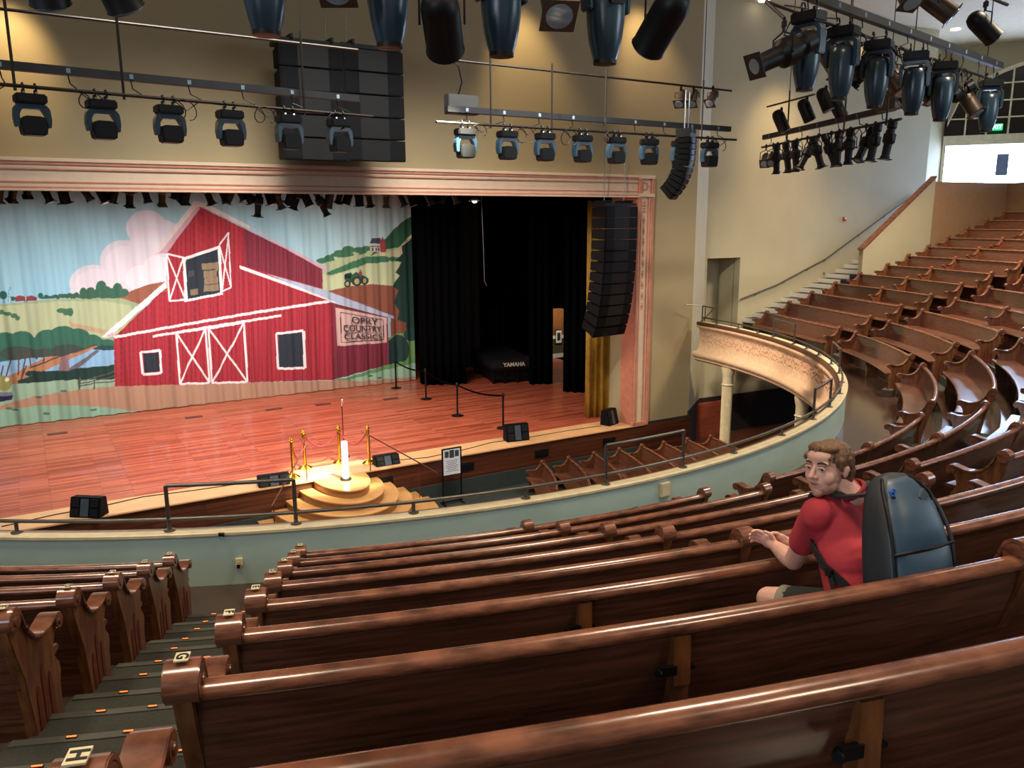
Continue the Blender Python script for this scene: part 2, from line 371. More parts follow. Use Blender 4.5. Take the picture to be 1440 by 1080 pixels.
def end_meshes():
    fr = lambda u, v, w: Vector((w, u, v))       # local: x along the pew, y backwards, z up
    a = MB(); a.prism(ENDP, -0.026, 0.026, fr); A = a.build('end_panel', M['pewend'], smooth=35, bevel=0.004, local=True)
    b = MB(); n = len(RIB); hw = 0.046; V = []
    for i, (u, v) in enumerate(RIB):
        p, q = RIB[max(i - 1, 0)], RIB[min(i + 1, n - 1)]; d = Vector((q[0] - p[0], q[1] - p[1])).normalized(); nx, ny = -d.y, d.x
        if i < 1: pass
        V += [(-hw, u - nx * 0.004, v - ny * 0.004), (hw, u - nx * 0.004, v - ny * 0.004), (hw, u + nx * -0.0 - ny * 0.0, v), (-hw, u, v)]
        V[-4:] = [(-hw, u + 0.012 * nx, v + 0.012 * ny), (hw, u + 0.012 * nx, v + 0.012 * ny), (hw, u - 0.004 * nx, v - 0.004 * ny), (-hw, u - 0.004 * nx, v - 0.004 * ny)]
    F = [(i * 4 + j, i * 4 + (j + 1) % 4, i * 4 + 4 + (j + 1) % 4, i * 4 + 4 + j) for i in range(n - 1) for j in range(4)] + [(0, 1, 2, 3), ((n - 1) * 4 + 3, (n - 1) * 4 + 2, (n - 1) * 4 + 1, (n - 1) * 4)]
    b.add(V, F)
    # solid rolls under the ribbon
    for (cy, cz, r) in ((0.0, 0.765, 0.05), (-0.412, 0.556, 0.036)):
        b.tube([(-hw, cy, cz), (hw, cy, cz)], r, 16)
    for sgn in (-1, 1):
        b.tube([(sgn * (hw - 0.002), -0.412, 0.556), (sgn * (hw + 0.006), -0.412, 0.556)], 0.017, 12); b.tube([(sgn * (hw - 0.002), 0.0, 0.765), (sgn * (hw + 0.006), 0.0, 0.765)], 0.024, 12)
    B = b.build('arm_rest', M['pewrail'], smooth=40, bevel=0.003, local=True)
    c = MB()
    for sgn in (-1, 1):
        for lc in (lancet(-0.15, 0.018, 0.06, 0.36), lancet(-0.215, 0.02, 0.06, 0.44), lancet(-0.28, 0.018, 0.06, 0.36)):
            c.prism(lc, sgn * 0.024, sgn * 0.031, fr)
    Cc = c.build('carving', M['carve'], smooth=40, local=True)
    B.parent = A; Cc.parent = A
    return A
END = end_meshes()
end_used = [False]
def place_end(root, rl, p, out):
    global END
    o = END if not end_used[0] else None
    if o is None:
        o = copy_tree(END)
    end_used[0] = True
    o.parent = root; o.location = p - rl
    o.rotation_euler = (0, 0, math.atan2(-out.x, out.y))
    return o
# cross sections: (outward, height)
BACK = [(-0.135, 0.03), (-0.11, 0.03), (-0.085, 0.25), (-0.045, 0.47), (0.005, 0.64), (0.018, 0.735), (-0.005, 0.735), (-0.02, 0.65), (-0.07, 0.47), (-0.11, 0.25)]
RAIL = [(-0.022, 0.722), (0.030, 0.722), (0.040, 0.732), (0.041, 0.746), (0.032, 0.760), (0.016, 0.768), (-0.004, 0.769), (-0.020, 0.761), (-0.029, 0.747), (-0.029, 0.732)]
SEAT = [(-0.09, 0.375), (-0.075, 0.40), (-0.10, 0.405), (-0.25, 0.402), (-0.43, 0.412), (-0.465, 0.408), (-0.475, 0.395), (-0.465, 0.378), (-0.43, 0.372)]
DIG = {}
def pew(path, z, label, group, left_end=True, right_end=False, letter=None, batten=False, legs=True, letter_right=False):
    """path: (point, outward) list from the left end to the right end as a sitter's back is seen from behind"""
    L = len(path); mid = path[L // 2][0].copy(); mid.z = z
    root = thing('pew', label, 'pew', mid, group)
    P = [(Vector((p.x, p.y, z)), o) for p, o in path]
    m_ = MB(); m_.sweep(BACK, P); m_.build('backrest', M['pew'], root, smooth=40)
    m_ = MB(); m_.sweep(RAIL, P); m_.build('top_rail', M['pewrail'], root, smooth=50)
    m_ = MB(); m_.sweep(SEAT, P); m_.build('seat', M['pew'], root, smooth=40)
    if legs:
        p, o = P[L // 2]; t = Vector((-o.y, o.x, 0)); m_ = MB()
        fr = lambda u, v, w_: Vector((p.x + o.x * u + t.x * w_, p.y + o.y * u + t.y * w_, z + v))
        m_.prism([(-0.10, 0), (-0.10, 0.375), (-0.42, 0.372), (-0.36, 0.2), (-0.38, 0)], -0.02, 0.02, fr); m_.build('support', M['pewend'], root)
    if left_end: place_end(root, mid, P[0][0], P[0][1])
    if right_end: place_end(root, mid, P[-1][0], P[-1][1])
    if batten:
        p, o = P[L // 2]; t = Vector((-o.y, o.x, 0)); m_ = MB()
        fr = lambda u, v, w_: Vector((p.x + o.x * u + t.x * w_, p.y + o.y * u + t.y * w_, z + v))
        m_.prism([(0.012, 0.72), (0.035, 0.72), (0.04, 0.56), (-0.01, 0.56)], -0.028, 0.028, fr)
        bt = m_.build('batten', M['pewend'], root)
        m_ = MB(); m_.prism([(0.03, 0.60), (0.045, 0.60), (0.045, 0.63), (0.03, 0.63)], -0.075, -0.02, fr); m_.tube([fr(0.03, 0.615, -0.07), fr(0.045, 0.615, -0.085)], 0.012, 8)
        bl = m_.build('bolt', M['blackmetal'], bt); MB().tube([fr(0.03, 0.615, 0.035), fr(0.04, 0.615, 0.035)], 0.008, 8).build('bolt', M['blackmetal'], bt)
        m_ = MB(); m_.prism([(-0.135, 0.0), (-0.02, 0.0), (0.03, 0.56), (0.0, 0.56)], -0.03, 0.03, fr); m_.build('rear_post', M['pewend'], root)
    if letter:
        for side in ((0,) if not letter_right else (len(P) - 1,)):
            p, o = P[side]; t = Vector((-o.y, o.x, 0)) * (1)
            c = Vector((p.x, p.y, z + 0.8385)); Mx = Matrix((t, o, Vector((0, 0, 1)))).transposed()
            m_ = MB(); m_.box(c, (0.036, 0.044, 0.004), Mx); pl = m_.build('row_plate', M['plate'], root)
            cu = bpy.data.curves.new('letter', 'FONT'); cu.body = letter; cu.size = 0.042; cu.extrude = 0.0008; cu.offset = 0.0012; cu.align_x = 'CENTER'; cu.align_y = 'CENTER'
            to = bpy.data.objects.new('letter', cu); col.objects.link(to)
            dg = bpy.context.evaluated_depsgraph_get(); me = bpy.data.meshes.new_from_object(to.evaluated_get(dg)); bpy.data.objects.remove(to)
            lo = bpy.data.objects.new('letter', me); col.objects.link(lo); me.materials.clear(); me.materials.append(M['ink']); lo.parent = pl
            lo.location = c + Vector((0, 0, 0.0025)) - mid
            ang = math.atan2(t.y, t.x); lo.rotation_euler = (0, 0, ang - math.pi / 2)
            pl.rotation_euler = (0, 0, 0)
    return root
def in_frame(path, z, lo=0.2, hi=0.85, mrg=5):
    for p, o in path:
        for u, v in ((0, z + hi), (-0.45, z + 0.55), (0, z + lo)):
            q = proj((p.x + o.x * u, p.y + o.y * u, v))
            if q and -mrg < q[0] < 1440 + mrg and -mrg < q[1] < 1080 + mrg: return True
    return False
LET = 'ABCDEFGHIJKLMN'
BLK = ['block right of the lit aisle', 'second block from the lit aisle', 'block at the bend of the gallery', 'fourth block from the lit aisle', 'far block by the wall stairs']
ROWW = ['front row', 'second row', 'third row', 'fourth row', 'fifth row', 'sixth row', 'seventh row', 'eighth row', 'ninth row', 'tenth row', 'eleventh row', 'twelfth row']
def gallery_pews():
    blocks = [(-1.35, 17.55, 8.05), (22.0, 40.7, 31.2), (45.2, 61.2, 53.2), (66.1, 81.4, 73.2), (85.6, 102.0, 93.6)]
    for bi, (p0, p1, pm) in enumerate(blocks):
        for k in range(0, NROW):
            if bi == 0 and k > 7: continue
            if bi == 4:
                q1 = {0: 102, 1: 101.8, 2: 101.6, 3: 101.2, 4: 100.6}.get(k, 99.6)
            else: q1 = p1
            split = (bi < 2) or k >= 3
            segs = [(p0, pm, 0), (pm, q1, 1)] if split else [(p0, q1, 2)]
            for a, b, w_ in segs:
                if bi == 4:
                    A, B = pol(Rk(k, a), a), pol(Rk(k, b), b); d = (B - A).normalized(); o = Vector((-d.y, d.x, 0)) * -1
                    if o.dot(outward(a)) < 0: o = -o
                    path = [(A.lerp(B, i / 6), o) for i in range(7)]
                else: path = arc_path(lambda ph: Rk(k, ph), a, b, 0.9)
                if not in_frame(path, Zk(k)): continue
                # "left" end is the one nearer the lit aisle
                which = {0: ', half nearer that aisle', 1: ', half farther from it', 2: ''}[w_]
                if bi == 2 or bi == 4: which = {0: ', half nearer the camera', 1: ', half farther away', 2: ''}[w_]
                lab = 'dark wooden pew, %s, %s%s' % (ROWW[k].replace('front row', 'row nearest the parapet'), BLK[bi], which)
                if len(lab.split()) > 16: lab = lab.replace('dark wooden ', 'wooden ').replace('row nearest the parapet', 'first row')
                pew(path, Zk(k), lab, 'curved pews on the gallery', True, w_ != 0, LET[k] if (bi == 0 and w_ == 0) else None, bi == 0 and k >= 5)
    # block left of the lit aisle
    for k in range(0, 6):
        pa = aisleA(0, Rk(k, 0)) - 0.02
        path = arc_path(lambda ph: Rk(k, ph), -27 if k < 3 else -22, pa, 0.9)
        if in_frame(path, Zk(k)):
            pew(path, Zk(k), 'dark varnished wooden pew left of the lit aisle, %s from the teal wall' % ROWW[k].replace('front', 'first'), 'curved pews on the gallery', False, True, LET[k], letter_right=True)
gallery_pews()
# pews on the main floor below, seen past the parapet
def main_pews():
    rows = [(5.4, 70, 94.5), (6.2, 71, 95.8), (7.02, 72, 97.2), (7.84, 73, 98.0), (8.6, 74, 98.6), (9.34, 75, 98.8), (10.15, 75, 99), (10.95, 75, 99)]
    words = ['nearest the stage sign', 'second from the stage sign', 'third from the stage sign', 'fourth from the stage sign', 'fifth from the stage sign', 'sixth from the stage sign', 'seventh, at the cream column', 'eighth, behind the cream column']
    for i, (r, a, b) in enumerate(rows):
        path = arc_path(lambda ph: r, a, b, 1.5)
        pew(path, 0.0, 'curved wooden pew on the main floor below, %s' % words[i], 'pews on the main floor', True, True)
main_pews()
# ------------------------------------------------------------------ shell: floors, walls, stage
mb = MB(); mb.hexa([(-30, -8, -0.2), (32, -8, -0.2), (32, 45, -0.2), (-30, 45, -0.2), (-30, -8, 0), (32, -8, 0), (32, 45, 0), (-30, 45, 0)])
struct(mb.build('floor', M['mainfloor']))
def slab(mb, pts, z0, z1, m=None):
    n = len(pts); V = [(p.x, p.y, z0) for p in pts] + [(p.x, p.y, z1) for p in pts]
    F = [tuple(range(n - 1, -1, -1)), tuple(range(n, 2 * n))] + [(i, (i + 1) % n, n + (i + 1) % n, n + i) for i in range(n)]
    mb.add(V, F, m)
mb = MB(); slab(mb, [S(-11, -1.9, 0), S(8.6, -1.9, 0), S(8.6, 0, 0), S(-11, 0, 0)], 0.0, 0.012); struct(mb.build('floor_carpet', M['darkteal']))
mb = MB(); slab(mb, [S(-13, 0.92, 0), S(13.5, 0.92, 0), S(13.5, 16, 0), S(-13, 16, 0)], 0.0, 1.1); struct(mb.build('floor_stage', M['stage']))
mb = MB(); slab(mb, [S(-13, -0.05, 0), S(9.4, -0.05, 0), S(9.4, 0.92, 0), S(-13, 0.92, 0)], 1.06, 1.1); struct(mb.build('floor_stage_apron', M['apron'], bevel=0.01))
mb = MB(); slab(mb, [S(-13, 0.0, 0), S(11.1, 0.0, 0), S(11.1, 0.9, 0), S(-13, 0.9, 0)], 0.0, 1.06); sf = struct(mb.build('wall_stage_front', M['stagefront'], org=S(0, 0, 0)))
# rotate the board texture with the front: build in a local frame
sf.data.transform(Matrix.Rotation(-R_(30.88), 4, 'Z')); sf.rotation_euler = (0, 0, R_(30.88))
mb = MB(); slab(mb, [S(-13, -0.04, 0), S(9.3, -0.04, 0), S(9.3, 0.0, 0), S(-13, 0.0, 0)], 0.012, 0.44); struct(mb.build('trim_13', M['darkteal']))
# proscenium wall (thick, with opening)
def wallbox(mb, a0, a1, b0, b1, z0, z1, m=None): slab(mb, [S(a0, b0, 0), S(a1, b0, 0), S(a1, b1, 0), S(a0, b1, 0)], z0, z1, m)
mb = MB(); wallbox(mb, -16, 11.1, 0.08, 0.5, 8.1, 13.6); wallbox(mb, 9.25, 11.1, 0.08, 0.5, 0, 8.1); wallbox(mb, -16, -9.25, 0.08, 0.5, 0, 8.1); struct(mb.build('wall_stage', M['wall']))
# lintel and jambs: cream field, salmon mouldings
mb = MB(); wallbox(mb, -9.3, 8.9, 0.0, 0.6, 7.60, 8.14, 0)
for z0, z1, d, mm in ((8.09, 8.16, -0.07, 0), (8.03, 8.09, -0.045, 1), (7.97, 8.03, -0.02, 0), (7.94, 7.97, -0.035, 1), (7.70, 7.74, -0.03, 1), (7.64, 7.70, -0.02, 0), (7.585, 7.64, -0.06, 1), (7.56, 7.60, -0.08, 0)):
    wallbox(mb, -9.3, 8.86, d, 0.05, z0, z1, mm)
struct(mb.build('trim_5', [M['pcream'], M['salmon']], bevel=0.006))
mb = MB(); wallbox(mb, 8.86, 9.36, 0.0, 0.5, 1.1, 8.14, 0)
for a0, a1, d, mm in ((8.83, 8.89, -0.06, 1), (8.89, 8.93, -0.03, 0), (8.93, 8.96, -0.045, 1), (9.19, 9.22, -0.045, 1), (9.22, 9.27, -0.03, 0), (9.27, 9.38, -0.07, 1)):
    wallbox(mb, a0, a1, d, 0.05, 1.1, 7.58, mm)
for z0, z1, a0, a1 in ((7.58, 7.66, 8.83, 9.38), (8.06, 8.16, 8.83, 9.38)):
    wallbox(mb, a0, a1, -0.09, 0.05, z0, z1, 0)
wallbox(mb, 8.83, 8.93, -0.08, 0.05, 7.66, 8.06, 1); wallbox(mb, 9.28, 9.38, -0.08, 0.05, 7.66, 8.06, 1)
wallbox(mb, 8.80, 9.40, -0.06, 0.05, 1.1, 1.2, 1)
struct(mb.build('trim_6', [M['pcream'], M['salmon']], bevel=0.006))
mb = MB(); wallbox(mb, 8.82, 8.9, 0.0, 0.55, 1.1, 7.6, 1); wallbox(mb, 8.84, 9.0, 0.55, 1.15, 1.1, 7.6, 2); struct(mb.build('trim_7', [M['pcream'], M['salmon'], M['wall']]))
# stencilled rosettes on the jamb
mb = MB()
def ab_disc(mb, a, z, w, h, b=-0.006, n=8, m=None):
    P = [S(a + w * math.cos(2 * math.pi * i / n), b, z + h * math.sin(2 * math.pi * i / n)) for i in range(n)] ; Q = [S(a + w * math.cos(2 * math.pi * i / n), b + 0.02, z + h * math.sin(2 * math.pi * i / n)) for i in range(n)]
    mb.add(P + Q, [tuple(range(n)), tuple(range(2 * n - 1, n - 1, -1))] + [(i, (i + 1) % n, n + (i + 1) % n, n + i) for i in range(n)], m)
for i in range(9):
    z = 6.95 - i * 0.30; ab_disc(mb, 9.075, z, 0.045, 0.055); ab_disc(mb, 9.075, z + 0.08, 0.03, 0.02); ab_disc(mb, 9.075, z - 0.08, 0.03, 0.02)
for dz, w_ in ((7.42, 0.05), (7.34, 0.075), (7.26, 0.05), (7.18, 0.07)): ab_disc(mb, 9.075, dz, w_, 0.03)
for i in range(8):
    a_ = i * math.pi / 4; ab_disc(mb, 9.075 + 0.10 * math.cos(a_), 7.86 + 0.10 * math.sin(a_), 0.035, 0.035)
struct(mb.build('trim_8', M['salmon']))
# wainscot and gallery-side walls
P1 = S(11.1, 0.08, 0); P2 = Vector((6.1, 25.78, 0)); 
def w2(X): return Vector((X, 26.6 + 0.5 * (X - 7.75), 0))
P2 = w2(6.1); PE = w2(15.03)
def vwall(mb, p, q, z0, z1, th=0.3, m=None):
    d = (q - p).normalized(); n = Vector((-d.y, d.x, 0))
    if n.y < 0: n = -n
    slab(mb, [p, q, q + n * th, p + n * th], z0, z1, m)
mb = MB(); vwall(mb, P1, P2, 0, 13.6); struct(mb.build('wall_splay', M['wall2']))
# wall 2 with the door recess
def onw2(x, y):
    q = ray(x, y); t = (26.6 - 0.5 * 7.75) / (q.y - 0.5 * q.x); q = q * t; return Vector((q.x, q.y, q.z + CZ))
dA = onw2(995, 400); dB = onw2(1041, 400); zt = onw2(1018, 366).z
mb = MB(); vwall(mb, P2, dA, 0, 13.6); vwall(mb, dA, dB, zt, 13.6); vwall(mb, dA, dB, 0, 3.4)
vwall(mb, dB, PE, 0, 13.6)
struct(mb.build('wall_right', M['wall2']))
n2 = Vector((-0.4472, 0.8944, 0)); d2 = Vector((0.8944, 0.4472, 0))
mb = MB(); vwall(mb, dA + n2 * 1.0, dB + n2 * 1.0 + d2 * 0.4, 0, zt + 0.3, 0.1, 0); 
slab(mb, [dB + n2 * 0.3, dB + n2 * 1.0, dB + n2 * 1.0 + d2 * 0.15, dB + n2 * 0.3 + d2 * 0.15], 3.2, zt + 0.2, 0); slab(mb, [dA + n2 * 0.3, dA + n2 * 1.0, dA + n2 * 1.0 - d2 * 0.1, dA + n2 * 0.3 - d2 * 0.1], 3.2, zt + 0.2, 0)
slab(mb, [dA + n2 * 0.3, dB + n2 * 0.3, dB + n2 * 1.1, dA + n2 * 1.1], zt, zt + 0.1, 0); slab(mb, [dA, dB, dB + n2 * 1.1, dA + n2 * 1.1], 3.3, 3.4, 0)
struct(mb.build('wall_door_recess', M['wall2']))
mb = MB(); pA = dA + n2 * 0.32 + d2 * 0.02; vwall(mb, pA, pA + d2 * 0.36 + n2 * 0.2, 3.42, zt - 0.08, 0.05); dr = struct(mb.build('door_1', mat('door_pale_blue', 'cfdce0', 0.4), bevel=0.01))
mb = MB(); c_ = pA + d2 * 0.3 + n2 * 0.12 + Vector((0, 0, 4.35)); mb.tube([c_, c_ - n2 * 0.06], 0.03, 10); mb.sphere(c_ - n2 * 0.08, 0.035, 10); h_ = mb.build('door_handle', M['blackmetal'], dr, smooth=40)
# dark wainscot under the gallery
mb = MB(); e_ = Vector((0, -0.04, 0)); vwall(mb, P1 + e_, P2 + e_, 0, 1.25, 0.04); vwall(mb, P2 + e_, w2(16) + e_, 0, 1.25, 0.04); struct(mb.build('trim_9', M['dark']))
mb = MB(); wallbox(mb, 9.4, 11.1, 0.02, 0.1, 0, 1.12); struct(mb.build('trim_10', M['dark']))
# far back under the gallery
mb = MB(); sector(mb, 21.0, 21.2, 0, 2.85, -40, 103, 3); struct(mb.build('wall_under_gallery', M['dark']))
# ceiling
mb = MB(); mb.hexa([(-30, -12, 13.4), (40, -12, 13.4), (40, 45, 13.4), (-30, 45, 13.4), (-30, -12, 13.7), (40, -12, 13.7), (40, 45, 13.7), (-30, 45, 13.7)]); struct(mb.build('ceiling', M['ceil']))
# rear gallery wall, brown parapet, end wall piece and lobby
fr_ = lambda ph, r=0: pol(r, ph)
mb = MB()
qa = pol(Rk(8, 101), 101.6); qb = pol(Rk(12, 101) + 0.2, 101.6)
zt_b = 8.12
vwall(mb, qa, qb + (qb - qa).normalized() * 0.2, 3.4, zt_b, 0.14)
path = arc_path(lambda ph: Rk(12, ph) + 0.2, 60, 102.0, 3)
mb.sweep([(0.0, 3.4), (0.14, 3.4), (0.14, zt_b), (0.0, zt_b)], path); struct(mb.build('wall_rear_parapet', M['brownwall']))
# sloping cream stair parapet with brown cap
s0 = pol(Rk(4, 101.4) + 0.35, 101.6); s1 = qa
zl = onz(1197, 357, 6.0); 
def zat(p, x, y):
    q = ray(x, y); t = (p.x * d2.y - p.y * d2.x) ; 
    return q.z * (math.hypot(p.x, p.y) / math.hypot(q.x, q.y)) + CZ
z0 = zat(s0, 1197, 357); z1 = zat(s1, 1347, 256)
mb = MB(); dd = (s1 - s0).normalized(); nn = Vector((-dd.y, dd.x, 0)); th = 0.16
A_, B_ = s0 + nn * th, s1 + nn * th
mb.hexa([(s0.x, s0.y, 4.2), (s1.x, s1.y, 5.2), (B_.x, B_.y, 5.2), (A_.x, A_.y, 4.2), (s0.x, s0.y, z0), (s1.x, s1.y, z1), (B_.x, B_.y, z1), (A_.x, A_.y, z0)])
struct(mb.build('wall_stair_parapet', M['wall2']))
mb = MB(); a_, b_ = s0 - nn * 0.03 - dd * 0.05, s1 - nn * 0.03; A_, B_ = s0 + nn * (th + 0.03) - dd * 0.05, s1 + nn * (th + 0.03)
mb.hexa([(a_.x, a_.y, z0), (b_.x, b_.y, z1), (B_.x, B_.y, z1), (A_.x, A_.y, z0), (a_.x, a_.y, z0 + 0.07), (b_.x, b_.y, z1 + 0.07), (B_.x, B_.y, z1 + 0.07), (A_.x, A_.y, z0 + 0.07)])
struct(mb.build('trim_11', M['pewrail'], bevel=0.01))
# wall stairs: 12 white-nosed steps between the pews and the wall
mb = MB()
ns = 26; st0 = w2(7.75); 
for j in range(ns):
    p = w2(7.62 + 0.365 * j); q = w2(7.62 + 0.365 * (j + 1)); z = 3.78 + 0.147 * j
    if p.x > 14.9: break
    slab(mb, [p - n2 * 0.95, q - n2 * 0.95, q, p], 3.0, z, 0)
    slab(mb, [p - n2 * 0.95 - d2 * 0.02, p - n2 * 0.95, p, p - d2 * 0.02], z - 0.135, z + 0.004, 1)
struct(mb.build('floor_wall_stairs', [M['stepdark'], M['white']]))
# handrail on the wall
hp = [onw2(1040, 424), onw2(1090, 405), onw2(1131, 384), onw2(1160, 369), onw2(1216, 329), onw2(1255, 301), onw2(1286, 280)]
hp = [p - n2 * 0.07 for p in hp]
hr = thing('wall_handrail', 'dark metal handrail climbing the cream wall above the white-nosed stairs', 'handrail', hp[0])
mb = MB(); mb.tube(hp, 0.024, 8); mb.build('rail', M['metal'], hr, smooth=60)
for i in range(7):
    f = (i + 0.5) / 7 * (len(hp) - 1); k_ = int(f); p = hp[k_].lerp(hp[min(k_ + 1, len(hp) - 1)], f - k_)
    mb = MB(); mb.tube([p, p - Vector((0, 0, 0.06)), p - Vector((0, 0, 0.07)) + n2 * 0.07], 0.011, 6); mb.build('bracket', M['metal'], hr)
# beyond the stairs: short end wall, diagonal wall and the lobby windows
L0 = PE; L1 = aty(1290, 220, 31.5); L1.z = 0; L2 = aty(1328, 220, 33.0); L2.z = 0
mb = MB(); vwall(mb, L0, L1, 0, 13.6, 0.2); struct(mb.build('wall_end', M['white']))
mb = MB(); vwall(mb, L1, L2, 0, 13.6, 0.2); struct(mb.build('wall_diagonal', M['wall']))
dW = Vector((0.90, -0.436, 0)); nW = Vector((0.436, 0.90, 0))
def onl(x, y, off=0.0):
    q = ray(x, y); o = L2 + nW * off; t = (o.x * nW.x + o.y * nW.y) / (q.x * nW.x + q.y * nW.y); q = q * t; return Vector((q.x, q.y, q.z + CZ))
zl0 = onl(1335, 212).z; zl1 = onl(1335, 200).z
W0 = L2; W1 = L2 + dW * 9
def lp(s_, z, off=0.0): p = L2 + dW * s_ + nW * off; return Vector((p.x, p.y, z))
mb = MB()
def lbox(mb, s0_, s1_, z0_, z1_, o0=0.0, o1=0.15, m=None): slab(mb, [lp(s0_, 0, o0), lp(s1_, 0, o0), lp(s1_, 0, o1), lp(s0_, 0, o1)], z0_, z1_, m)
ztop = onl(1435, 118).z
lbox(mb, 0, 9, ztop + 0.5, 13.6, 0, 0.2); struct(mb.build('wall_lobby', M['wall']))
mb = MB(); lbox(mb, 0, 9, zl0, zl1 + 0.05, -0.08, 0.2); lbox(mb, 0, 0.12, 5.5, zl0, -0.05, 0.2); struct(mb.build('trim_12', M['cream']))
# arched transom window: panes and muntins
fr = MB(); cxs = 4.3; rad = 4.2; zb = zl1 + 0.05
def arch(t): return zb + 0.35 + (ztop + 0.35 - zb) * math.sqrt(max(0, 1 - ((t - cxs) / rad) ** 2))
n_ = 24
for i in range(n_):
    t0_, t1_ = cxs - rad + 2 * rad * i / n_, cxs - rad + 2 * rad * (i + 1) / n_
    p = [lp(t0_, arch(t0_), -0.03), lp(t1_, arch(t1_), -0.03), lp(t1_, arch(t1_) + 0.14, -0.03), lp(t0_, arch(t0_) + 0.14, -0.03)]
    q = [k_ + nW * 0.18 for k_ in p]; fr.add(p + q, [(0, 1, 2, 3), (7, 6, 5, 4), (0, 4, 5, 1), (1, 5, 6, 2), (2, 6, 7, 3), (3, 7, 4, 0)])
for i in range(1, 12):
    t_ = i * 0.72
    if t_ < cxs + rad - 0.1: lbox(fr, t_ - 0.03, t_ + 0.03, zb, arch(t_) + 0.02, 0.0, 0.08)
for z_ in (zb + 0.62, zb + 1.24, zb + 1.86):
    hw_ = rad * math.sqrt(max(0, 1 - ((z_ - zb - 0.35) / (ztop + 0.35 - zb)) ** 2)) if z_ > zb + 0.35 else rad
    lbox(fr, cxs - hw_, cxs + hw_, z_ - 0.025, z_ + 0.025, 0.0, 0.08)
wf = struct(fr.build('window_1', M['cream']))
mb = MB(); lbox(mb, 0, 9, zb, ztop + 0.7, 0.10, 0.13); wf2 = mb.build('window_pane', mat('dark_window_glass', '1a1510', 0.1, spec=0.6), wf); 
mb = MB(); 
for i in range(n_):
    t0_, t1_ = cxs - rad + 2 * rad * i / n_, cxs - rad + 2 * rad * (i + 1) / n_
    slab_p = [lp(t0_, arch(t0_) + 0.1, 0.02), lp(t1_, arch(t1_) + 0.1, 0.02), lp(t1_, ztop + 0.7, 0.02), lp(t0_, ztop + 0.7, 0.02)]
    q = [k_ + nW * 0.06 for k_ in slab_p]; mb.add(slab_p + q, [(0, 1, 2, 3), (7, 6, 5, 4), (0, 4, 5, 1), (1, 5, 6, 2), (2, 6, 7, 3), (3, 7, 4, 0)])
struct(mb.build('wall_lobby_spandrel', M['wall']))
# bright daylit lobby glass below the transom
mb = MB(); lbox(mb, 0.12, 9, 6.6, zl0, 0.12, 0.16); gl = struct(mb.build('window_2', mat('daylit_glass', 'f2f6ff', 0.3, emit='b4d2ff', es=22.0)))
mb = MB(); lbox(mb, 1.9, 2.3, 8.55, 9.35, 0.04, 0.11); m3 = mb.build('window_frame', mat('window_frame_blue_grey', '6f7f98', 0.5), gl)
# exit sign above the lobby doors
p = onl(1404, 186, -0.2); ex = thing('exit_sign', 'green lit EXIT sign on the beam under the arched window', 'exit sign', p)
mb = MB(); Mx = Matrix((dW, nW, Vector((0, 0, 1)))).transposed(); mb.box(p, (0.46, 0.08, 0.24), Mx); mb.build('housing', mat('exit_green', '18a860', 0.4, emit='20d080', es=1.2), ex, bevel=0.01)
def text_mesh(name, body, size, mat_, M4, parent=None, extrude=0.003, offset=0.0, ax='CENTER', space=1.0, sx=1.0, world_parent=True):
    cu = bpy.data.curves.new(name, 'FONT'); cu.body = body; cu.size = size; cu.extrude = extrude; cu.offset = offset; cu.align_x = ax; cu.align_y = 'CENTER'; cu.space_character = space
    to = bpy.data.objects.new(name, cu); col.objects.link(to)
    dg = bpy.context.evaluated_depsgraph_get(); me = bpy.data.meshes.new_from_object(to.evaluated_get(dg)); bpy.data.objects.remove(to)
    me.transform(Matrix.Diagonal((sx, 1, 1, 1))); me.transform(M4)
    if parent: me.transform(Matrix.Translation(-wloc(parent)))
    me.materials.clear(); me.materials.append(mat_)
    o = bpy.data.objects.new(name, me); col.objects.link(o)
    if parent: o.parent = parent
    return o
def frame4(x, y, o): # x, y axes, origin
    x = Vector(x).normalized(); y = Vector(y).normalized(); z = x.cross(y)
    m4 = Matrix((x, y, z)).transposed().to_4x4(); m4.translation = o; return m4
text_mesh('lettering', 'EXIT', 0.2, mat('exit_white', 'eafff2', 0.4, emit='eafff2', es=2.5), frame4(dW, (0, 0, 1), p - nW * 0.045), ex, offset=0.004)
# wall extras: fire bell, outlet
p = onw2(1189, 313) - n2 * 0.03; fa = MB(); fa.box(p, (0.10, 0.06, 0.14), Matrix((d2, n2, Vector((0, 0, 1)))).transposed(), 0); fa.box(p - n2 * 0.035 + Vector((0, 0, 0.03)), (0.06, 0.03, 0.05), Matrix((d2, n2, Vector((0, 0, 1)))).transposed(), 1)
tag(fa.build('fire_alarm', [mat('alarm_red', 'c03018', 0.4), M['white']], org=p), 'small red fire alarm on the cream wall above the handrail', 'fire alarm')
p = onw2(1160, 389) - n2 * 0.01; fa = MB(); fa.box(p, (0.07, 0.02, 0.12), Matrix((d2, n2, Vector((0, 0, 1)))).transposed()); fa.box(p - n2 * 0.012, (0.03, 0.01, 0.05), Matrix((d2, n2, Vector((0, 0, 1)))).transposed(), 1)
tag(fa.build('wall_outlet', [mat('outlet_plate_grey', '8f8f86', 0.5), M['blackmetal']], org=p), 'small grey wall outlet between handrail and stairs', 'outlet')
